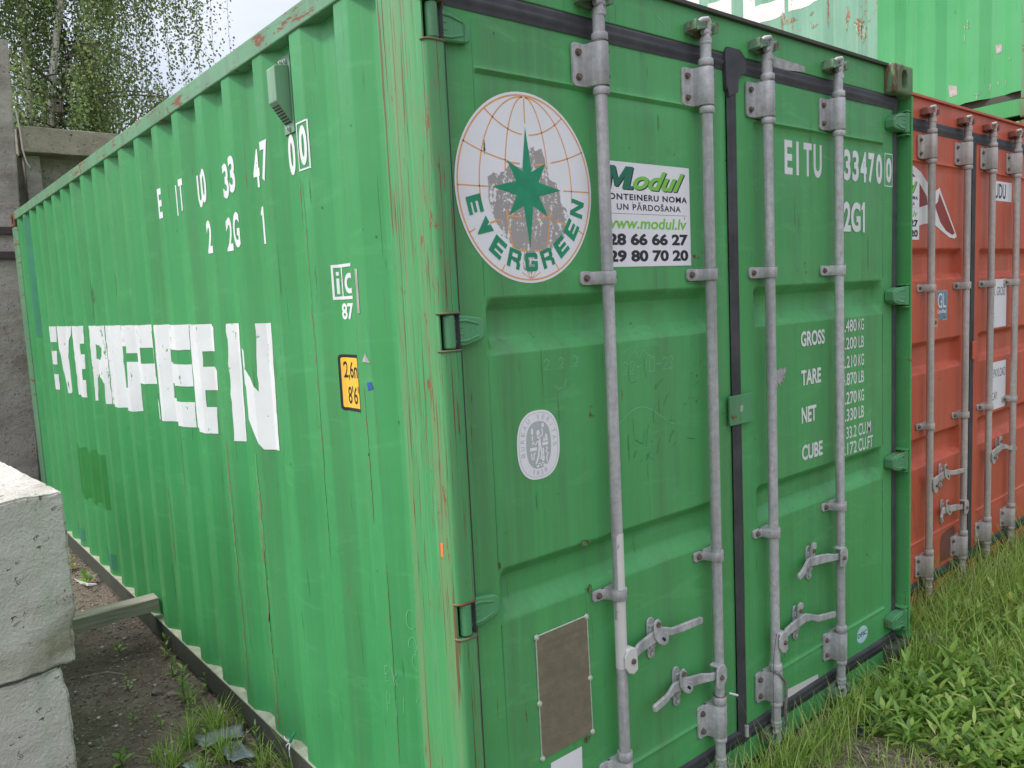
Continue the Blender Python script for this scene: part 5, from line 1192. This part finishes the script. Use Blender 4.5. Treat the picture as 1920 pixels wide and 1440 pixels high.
def plant(x, y, h, n, l, w, label, mat='weed', grp='weeds growing on the bare soil'):
    z = gz(x, y); t = thing('weed', label, 'weed', (x, y, z), rg.uniform(0, 6), grp)
    m = MB(); bend = rg.uniform(-.02, .02); m.tube([(0, 0, -.01), (bend, 0, h*.5), (bend*1.5, bend, h)], [.0028, .002, .0012], 6); m.build('stem', M['stem'], t, smooth=True)
    m = MB()
    for k in range(n):
        u = (k+.5)/n; leaf(m, bend*1.5*u, bend*u, h*u, l*(1-.45*u)*rg.uniform(.8, 1.15), w*(1-.3*u), k*2.399, .5+.5*u, rg.uniform(.3, .9))
    m.build('leaves', M[mat], t, smooth=True, sharp=None)
def tuft(x, y, h, n, label, grp='weeds growing on the bare soil', wd=.004):
    z = gz(x, y); t = MB()
    for k in range(n): blade(t, rg.gauss(0, .018), rg.gauss(0, .018), 0, h*rg.uniform(.5, 1.1), wd, rg.uniform(0, 6.3), rg.uniform(0, .35), rg.uniform(.2, 1.3), rg)
    o = t.build('grass_tuft', M['grass'], None, smooth=True, sharp=None); o.location = (x, y, z-.004); tag(o, label, 'grass tuft', grp)
for i_, (x_, y_, h_, n_, l_, w_, lb_) in enumerate((
    (-.26, 2.36, .07, 7, .035, .014, 'little sprouting weed on open soil, left of the pinkish stone'),
    (-.06, 2.36, .11, 12, .05, .018, 'small leafy weed beside the rail, beyond the broad leaved one'),
    (-.33, 2.02, .06, 7, .035, .012, 'seedling on the soil near the lower block, below the pinkish stone'),
    (-.10, 1.93, .12, 12, .05, .012, 'narrow leaved weed between the broad leaved one and the grass clumps'),
    (-.25, 1.88, .06, 8, .035, .010, 'thin seedling between the lower block and the tall narrow weed'))): plant(x_, y_, h_, n_, l_, w_, lb_)
plant(-.100, 2.06, .17, 16, .07, .024, 'broad leaved weed beside the bottom rail, midway along the bare soil strip')
plant(-.155, 1.80, .20, 18, .065, .014, 'tall narrow weed on the bare soil, between the blocks and the grass clump')
plant(-.020, 2.62, .13, 10, .06, .018, 'small weed touching the container bottom rail just this side of the timber')
plant(-.175, 2.88, .05, 7, .04, .020, 'tiny round leaved weed on the soil right in front of the timber')
plant(.000, 2.08, .10, 10, .05, .022, 'low weed tucked against the dark bottom rail behind the broad leaved one')
plant(-.440, 1.72, .07, 6, .06, .028, 'weed leaf peeping out beside the lower concrete block')
plant(-.20, 1.50, .13, 16, .06, .010, 'feathery weed at the bottom edge near the grey plastic scrap')
plant(-.10, 4.55, .10, 12, .09, .040, 'yellow green leafy weed beyond the timber, beside the chipped block', mat='weed_yellow')
plant(-.07, 4.15, .08, 10, .10, .040, 'low spreading weed beyond the timber near the white strip')
plant(-.02, 1.42, .12, 14, .05, .012, 'weed beside the grey plastic scrap, close to the rail')
tuft(-.21, 1.66, .17, 90, 'grass clump left of the thick one beside the plastic scrap')
tuft(-.13, 1.46, .17, 100, 'grass clump growing through the grey plastic scrap')
tuft(-.07, 1.80, .10, 40, 'small grass sprout near the tall narrow weed')
tuft(-.33, 1.66, .09, 36, 'sparse grass sprout near the lower block')
tuft(-.300, 1.55, .15, 70, 'bright green grass tuft at the bottom edge beside the lower block')
tuft(-.090, 1.66, .20, 120, 'thick clump of grass behind the grey plastic scrap')
tuft(-.24, 1.42, .12, 60, 'grass tuft in front of the grey plastic scrap')
tuft(.000, 1.62, .14, 50, 'thin grass tuft against the container bottom rail')
tuft(.02, 1.16, .22, 90, 'long pale grass tuft hanging over the container bottom rail')
tuft(-.04, 1.30, .16, 60, 'short grass tuft just left of the long pale one')
plant(3.22, -.16, .16, 8, .075, .03, 'yellow leaved weed among the grass in front of the red doors', mat='weed_yellow', grp='weeds in front of the doors')
plant(2.16, -.62, .10, 10, .085, .030, 'bright young weed on the dry ground at the lower right corner', mat='weed', grp='weeds in front of the doors')
# ------------------------------------------------------------------ stones and litter
def stone_mesh(r, s):
    bm = bmesh.new(); bmesh.ops.create_icosphere(bm, subdivisions=1, radius=1)
    v_ = [tuple(Vector((v.co.x, v.co.y, v.co.z*.6))*r*(1+.35*mnoise.noise(v.co*1.3+Vector((s, 0, 0))))) for v in bm.verts]; f_ = [tuple(v.index for v in f.verts) for f in bm.faces]; bm.free(); return v_, f_
SV = [stone_mesh(1, i*3.3) for i in range(8)]
m = MB()
for i in range(14000):
    if rg.random() < .80: x = rg.uniform(-.62, .02); y = rg.uniform(1.1, 5.8)
    else: x = rg.uniform(.6, 3.2); y = rg.uniform(-1.2, -.1)
    r = .0020+.0085*rg.random()**4; v_, f_ = SV[i % 8]; n0 = len(m.v); a = rg.uniform(0, 6.28); c_, s_ = cos(a), sin(a); z = gz(x, y)+r*.2; q = rg.uniform(.6, 1.4)
    m.v += [(x+(p[0]*c_-p[1]*s_*q)*r, y+(p[0]*s_+p[1]*c_*q)*r, z+p[2]*r) for p in v_]; m.f += [tuple(n0+k for k in ff) for ff in f_]
M['gravel'] = leafmat('gravel_stones', [(0, (.09, .075, .06)), (.5, (.18, .15, .12)), (.90, (.26, .23, .19)), (1, (.56, .53, .48))], .9, 0)
m_ = m.build('gravel', M['gravel'], None); tag(m_, 'small stones and shell chips scattered on the soil', 'gravel', kind='stuff')
m = MB()
for i in range(4200):
    x = rg.uniform(-.60, .0); y = rg.uniform(1.2, 5.0); blade(m, x, y, gz(x, y)+.002, rg.uniform(.012, .05), rg.uniform(.001, .004), rg.uniform(0, 6.3), rg.uniform(1.3, 1.55), rg.uniform(-.1, .2), rg)
m_ = m.build('plant_debris', leafmat('dead_leaf_debris', [(0, (.08, .05, .03)), (.6, (.17, .12, .08)), (1, (.34, .27, .19))], .9, 0), None); tag(m_, 'dead twigs and leaf crumbs on the soil strip', 'debris', kind='stuff')
def sheet(name, label, cat, pts, mat, z0, hgt, seed, res=14, group=None):
    # crumpled thin sheet spanned between four ground corners
    m = MB(); a, b, c, d = pts; rows = []
    for i in range(res+1):
        u = i/res; row = []
        for j in range(res+1):
            v = j/res; x = (a[0]*(1-u)+b[0]*u)*(1-v)+(d[0]*(1-u)+c[0]*u)*v; y = (a[1]*(1-u)+b[1]*u)*(1-v)+(d[1]*(1-u)+c[1]*u)*v
            ew = .012*mnoise.noise((u*5, v*5, seed)); row.append((x+ew, y+ew*.7, gz(x, y)+z0+hgt*(.5+.8*abs(mnoise.noise((x*14, y*14, seed))))))
        rows.append(row)
    m.grid(rows); o = m.build(name, mat, None, smooth=True, sharp=40); sm = o.modifiers.new('thickness', 'SOLIDIFY'); sm.thickness = .0015
    return tag(o, label, cat, group)
M['plastic_grey'] = flat_mat('grey_plastic_film', (.20, .225, .25), .35, var=.3, vs=15)
M['plastic_black'] = flat_mat('black_plastic', (.028, .030, .035), .4, var=.3)
sheet('plastic_scrap', 'crumpled grey plastic scrap lying on soil beside the bottom rail', 'plastic scrap', [(-.19, 1.66), (-.01, 1.60), (-.04, 1.50), (-.19, 1.55)], M['plastic_grey'], .020, .040, 3)
sheet('plastic_scrap', 'torn grey plastic strip in the grass, nearest the bottom edge of the photo', 'plastic scrap', [(-.15, 1.50), (-.06, 1.51), (-.05, 1.36), (-.13, 1.38)], M['plastic_grey'], .012, .030, 6)
sheet('plastic_scrap', 'narrow grey plastic shred standing beside the lower block', 'plastic scrap', [(-.29, 1.50), (-.24, 1.50), (-.22, 1.38), (-.27, 1.38)], M['plastic_grey'], .01, .03, 7, 8)
sheet('plastic_sheet', 'black plastic sheet half buried in grass in front of the green doors', 'plastic sheet', [(1.70, -.02), (1.96, -.03), (1.98, -.16), (1.72, -.18)], M['plastic_black'], .010, .020, 9)
m = MB(); m.ribbon([(-.125, 4.26, .02), (-.115, 4.14, .024), (-.085, 4.06, .02), (-.04, 4.03, .018)], [.006, .016, .016, .006], .012); o = m.build('plastic_strip', M['white_clean'], None, bevel=.002); tag(o, 'curved white plastic strip on the soil between the blocks and the container', 'litter')
for i, (x, y, r, lb) in enumerate(((-.175, 2.22, .030, 'pinkish stone on the soil beside the smaller stone'), (-.13, 2.16, .024, 'small pale broken stone next to the pinkish one'), (-.30, 1.43, .026, 'pale stone at the bottom edge near the lower block'), (2.02, -.36, .022, 'white chip of rubble on the dry ground at lower right'))):
    v_, f_ = SV[i]; m = MB(); m.v = [(p[0]*r, p[1]*r, p[2]*r+r*.3) for p in v_]; m.f = list(f_)
    o = m.build('stone', flat_mat('stone_%s' % ('pink', 'pale', 'grey', 'white')[i], ((.20, .15, .14), (.24, .20, .17), (.27, .23, .21), (.6, .6, .58))[i], .9, var=.3, vs=40, bumpamt=.5), None, smooth=True, bevel=.002); o.location = (x, y, gz(x, y)); tag(o, lb, 'stone', 'loose stones')
m = MB(); m.tube([(-.36, 1.47, .015), (-.27, 1.52, .022), (-.16, 1.54, .03)], .0018, 6); o = m.build('twig', M['straw'], None); tag(o, 'thin pale dry twig lying near the bottom edge beside the lower block', 'twig', 'twigs')
m = MB(); m.tube([(-.40, 2.63, .012), (-.30, 2.58, .02), (-.24, 2.50, .012)], .0028, 6); o = m.build('twig', M['wood'], None); tag(o, 'reddish brown twig on the soil in front of the timber', 'twig', 'twigs')
m = MB(); m.tube([(3.08, -.03, .0), (3.02, -.02, .10), (3.09, -.01, .22), (3.10, .00, .30)], [.0025, .0022, .0018, .0012], 6); o = m.build('dry_stalk', M['straw'], None); tag(o, 'single pale dry stalk rising from the grass in front of the red doors', 'dry stalk')
# short concrete pipe piece half hidden in the weeds beside the corner
m = MB(); m.tube([(2.60, .02, .035), (2.70, -.03, .03)], .040, 18); o = m.build('pipe_offcut', M['wall_conc'], None, smooth=True, sharp=40); tag(o, 'grey pipe offcut in the weeds at the right foot of the green container', 'pipe')
# ------------------------------------------------------------------ wires, rope and tie on the bars
m = MB(); x, z = 1.045, .362
m.tube([(x+.020*cos(a), .010+.020*sin(a), z+.003*sin(a)) for a in [i*pi/8 for i in range(17)]], .0017, 6)
m.tube([(x+.019, -.005, z+.002), (x+.05, -.012, z-.008), (x+.085, -.015, z-.05), (x+.115, -.015, z-.11), (x+.120, -.012, z-.15)], .0015, 6)
o = m.build('wire_seal', M['bolt'], None, smooth=True); tag(o, 'twisted wire seal hanging from the second locking bar of the green doors', 'wire seal')
m = MB(); m.tube([(x+.120, -.012, z-.15), (x+.121, -.012, z-.19)], .007, 8); m.build('seal_tag', M['tape_grey'], o)
m = MB(); m.tube([(x+.03, -.010, z-.000), (x+.068, -.014, z-.020)], .0035, 8); m.build('seal_sleeve', M['white_clean'], o)
m = MB(); x = 1.381
m.tube([(x-.026, -.004, .338), (x-.012, -.016, .326), (x+.010, -.016, .300), (x+.026, -.012, .290), (x+.030, -.014, .255), (x+.033, -.010, .215), (x+.026, -.012, .175), (x+.036, -.006, .140), (x+.048, -.004, .085)], [.0055, .006, .0055, .006, .005, .006, .005, .006, .003], 8)
o = m.build('rope', flat_mat('dirty_rope', (.22, .20, .18), .95, var=.4, vs=120, bumpamt=.8, bs_scale=300), None, smooth=True); tag(o, 'frayed grey rope tied round the third locking bar of the green doors', 'rope')
m = MB(); m.tube([(x-.020, -.008, .480), (x-.035, -.006, .40), (x-.040, -.004, .30), (x-.038, -.004, .15), (x-.030, -.010, .05)], .0012, 5); m.tube([(x-.016, -.012, .475), (x+.02, -.014, .43), (x+.022, -.014, .38)], .0012, 5)
o = m.build('thin_wire', M['bolt'], None); tag(o, 'thin dark wire dangling beside the rope on the third locking bar', 'wire')
m = MB(); m.tube([(-.002, 1.130, .150), (.004, 1.118, .175), (.014, 1.112, .190)], [.006, .006, .004], 8); o = m.build('cable_tie', M['star_green'], None, smooth=True); tag(o, 'green plastic tie knotted over the container bottom rail', 'cable tie')
m = MB(); m.tube([(-.002, 1.13, .150), (-.012, 1.145, .135), (-.006, 1.16, .118)], .0022, 6); m.tube([(-.002, 1.13, .150), (-.012, 1.12, .13), (-.010, 1.125, .10)], .0022, 6); m.tube([(-.002, 1.13, .150), (-.004, 1.17, .145), (-.002, 1.185, .15)], .0018, 6); m.build('tie_end', M['white_clean'], o)

# ================================================================== BIRCH TREES
def bark_mat():
    m, nt_, bs = newmat('birch_bark'); n = N(nt_); co = coords(n); st = coords(n, (3, 3, 16))
    c = mix(n, ramp(n, noise(n, 3, 5, co), [(.3, 0), (.7, 1)]), (.55, .52, .48), (.78, .75, .71))
    c = mix(n, ramp(n, noise(n, 1, 4, st, .6), [(.60, 0), (.66, 1)]), c, (.05, .045, .04)); n.L(c, bs.inputs['Base Color']); bs.inputs['Roughness'].default_value = .8; bump(n, bs, noise(n, 1, 4, st), .5, .01); return m
M['bark'] = bark_mat(); M['branch'] = flat_mat('dark_branch', (.10, .075, .06), .9, var=.3)
def birch(x, y, lean, H, r, label, seed, strands, spread, zmin, side=(0, 0)):
    rt = random.Random(seed); t = thing('birch_tree', label, 'tree', (x, y, 0), 0, 'birch trees behind the wall')
    pts = [(lean*(z/H)**1.1*H+.06*sin(z*1.3+seed), .05*sin(z+seed), z) for z in [H*i/16 for i in range(17)]]
    m = MB(); m.tube(pts, [r*(1-.75*i/16) for i in range(17)], 14); m.build('trunk', M['bark'], t, smooth=True, sharp=None)
    br = MB(); lf = MB(); tips = []
    for k in range(46):
        i = rt.uniform(.38, 1); zi = H*i; b = Vector((lean*zi+.05, 0, zi)); az = rt.uniform(0, 2*pi); ln = spread*(1.15-i*.62)*rt.uniform(.45, 1.1)
        d = Vector((cos(az), sin(az), .55)); p = b.copy(); path = [tuple(p)]
        for q in range(6): d.z -= .17; p = p+d.normalized()*ln/6+Vector((rt.gauss(0, .03), rt.gauss(0, .03), 0)); path.append(tuple(p)); tips.append(p.copy())
        br.tube(path, [r*.22*(1-.9*j/6)*(1-.5*i)+.003 for j in range(7)], 6, caps=False)
    br.build('branches', M['branch'], t, smooth=True, sharp=None)
    tw = MB()
    for k in range(strands):
        p = rt.choice(tips).copy()+Vector((rt.gauss(0, .10), rt.gauss(0, .10), rt.gauss(0, .08))); ln = rt.uniform(.5, 2.3); a0 = rt.uniform(0, 6.28); sw = Vector((rt.gauss(0, .07), rt.gauss(0, .07), 0))
        n_ = int(ln/.030); pl = []
        for j in range(n_):
            q = p+sw*sin(j/n_*2.2)*1.2+Vector((0, 0, -j*.030)); 
            if q.z < zmin: break
            if j % 8 == 0: pl.append(tuple(q))
            if abs(q.x-lean*q.z-.19*q.y) < .17 and q.y < 0 and rt.random() < .85: continue
            az = rt.uniform(0, 6.28); l = rt.uniform(.030, .056); off = Vector((cos(az), sin(az), rt.uniform(-.9, .1)))*rt.uniform(.005, .070); c = q+off
            u = Vector((cos(az+rt.uniform(-1, 1)), sin(az+rt.uniform(-1, 1)), rt.uniform(-1.6, -.2))).normalized(); w_ = u.cross(Vector((rt.gauss(0, 1), rt.gauss(0, 1), rt.gauss(0, 1)))).normalized()
            a = len(lf.v); lf.v += [tuple(c), tuple(c+u*l*.45+w_*l*.42), tuple(c+u*l), tuple(c+u*l*.45-w_*l*.42)]; lf.f.append((a, a+1, a+2, a+3))
        if len(pl) > 1 and k % 2 == 0: tw.tube(pl, .0028, 3, caps=False)
    tw.build('twigs', M['branch'], t); lf.build('leaves', M['birch_leaf'], t)
    return t
birch(.78, 11.5, .155, 8.3, .095, 'birch with a nesting box, nearer of the two behind the wall', 4, 1500, 2.7, 3.1)
birch(1.22, 11.95, -.004, 8.0, .095, 'birch left of the one with the nesting box', 13, 700, 1.8, 3.1)
t = thing('nesting_box', 'small weathered wooden nesting box fixed to a birch trunk above the wall', 'nesting box', (1.47, 11.37, 4.62), 0)
m = MB(); m.box(-.06, .06, -.06, .06, 0, .19); m.build('box_body', M['wood'], t, bevel=.003)
m = MB(); m.prism([(-.09, .19), (.06, .22), (.06, .245), (-.09, .215)], 'x', -.08, .08); m.build('box_roof', M['steel_brown'], t)
m = MB(); m.tube([(0, -.061, .12), (0, -.064, .12)], .020, 12); m.build('entrance_hole', M['dark'], t)
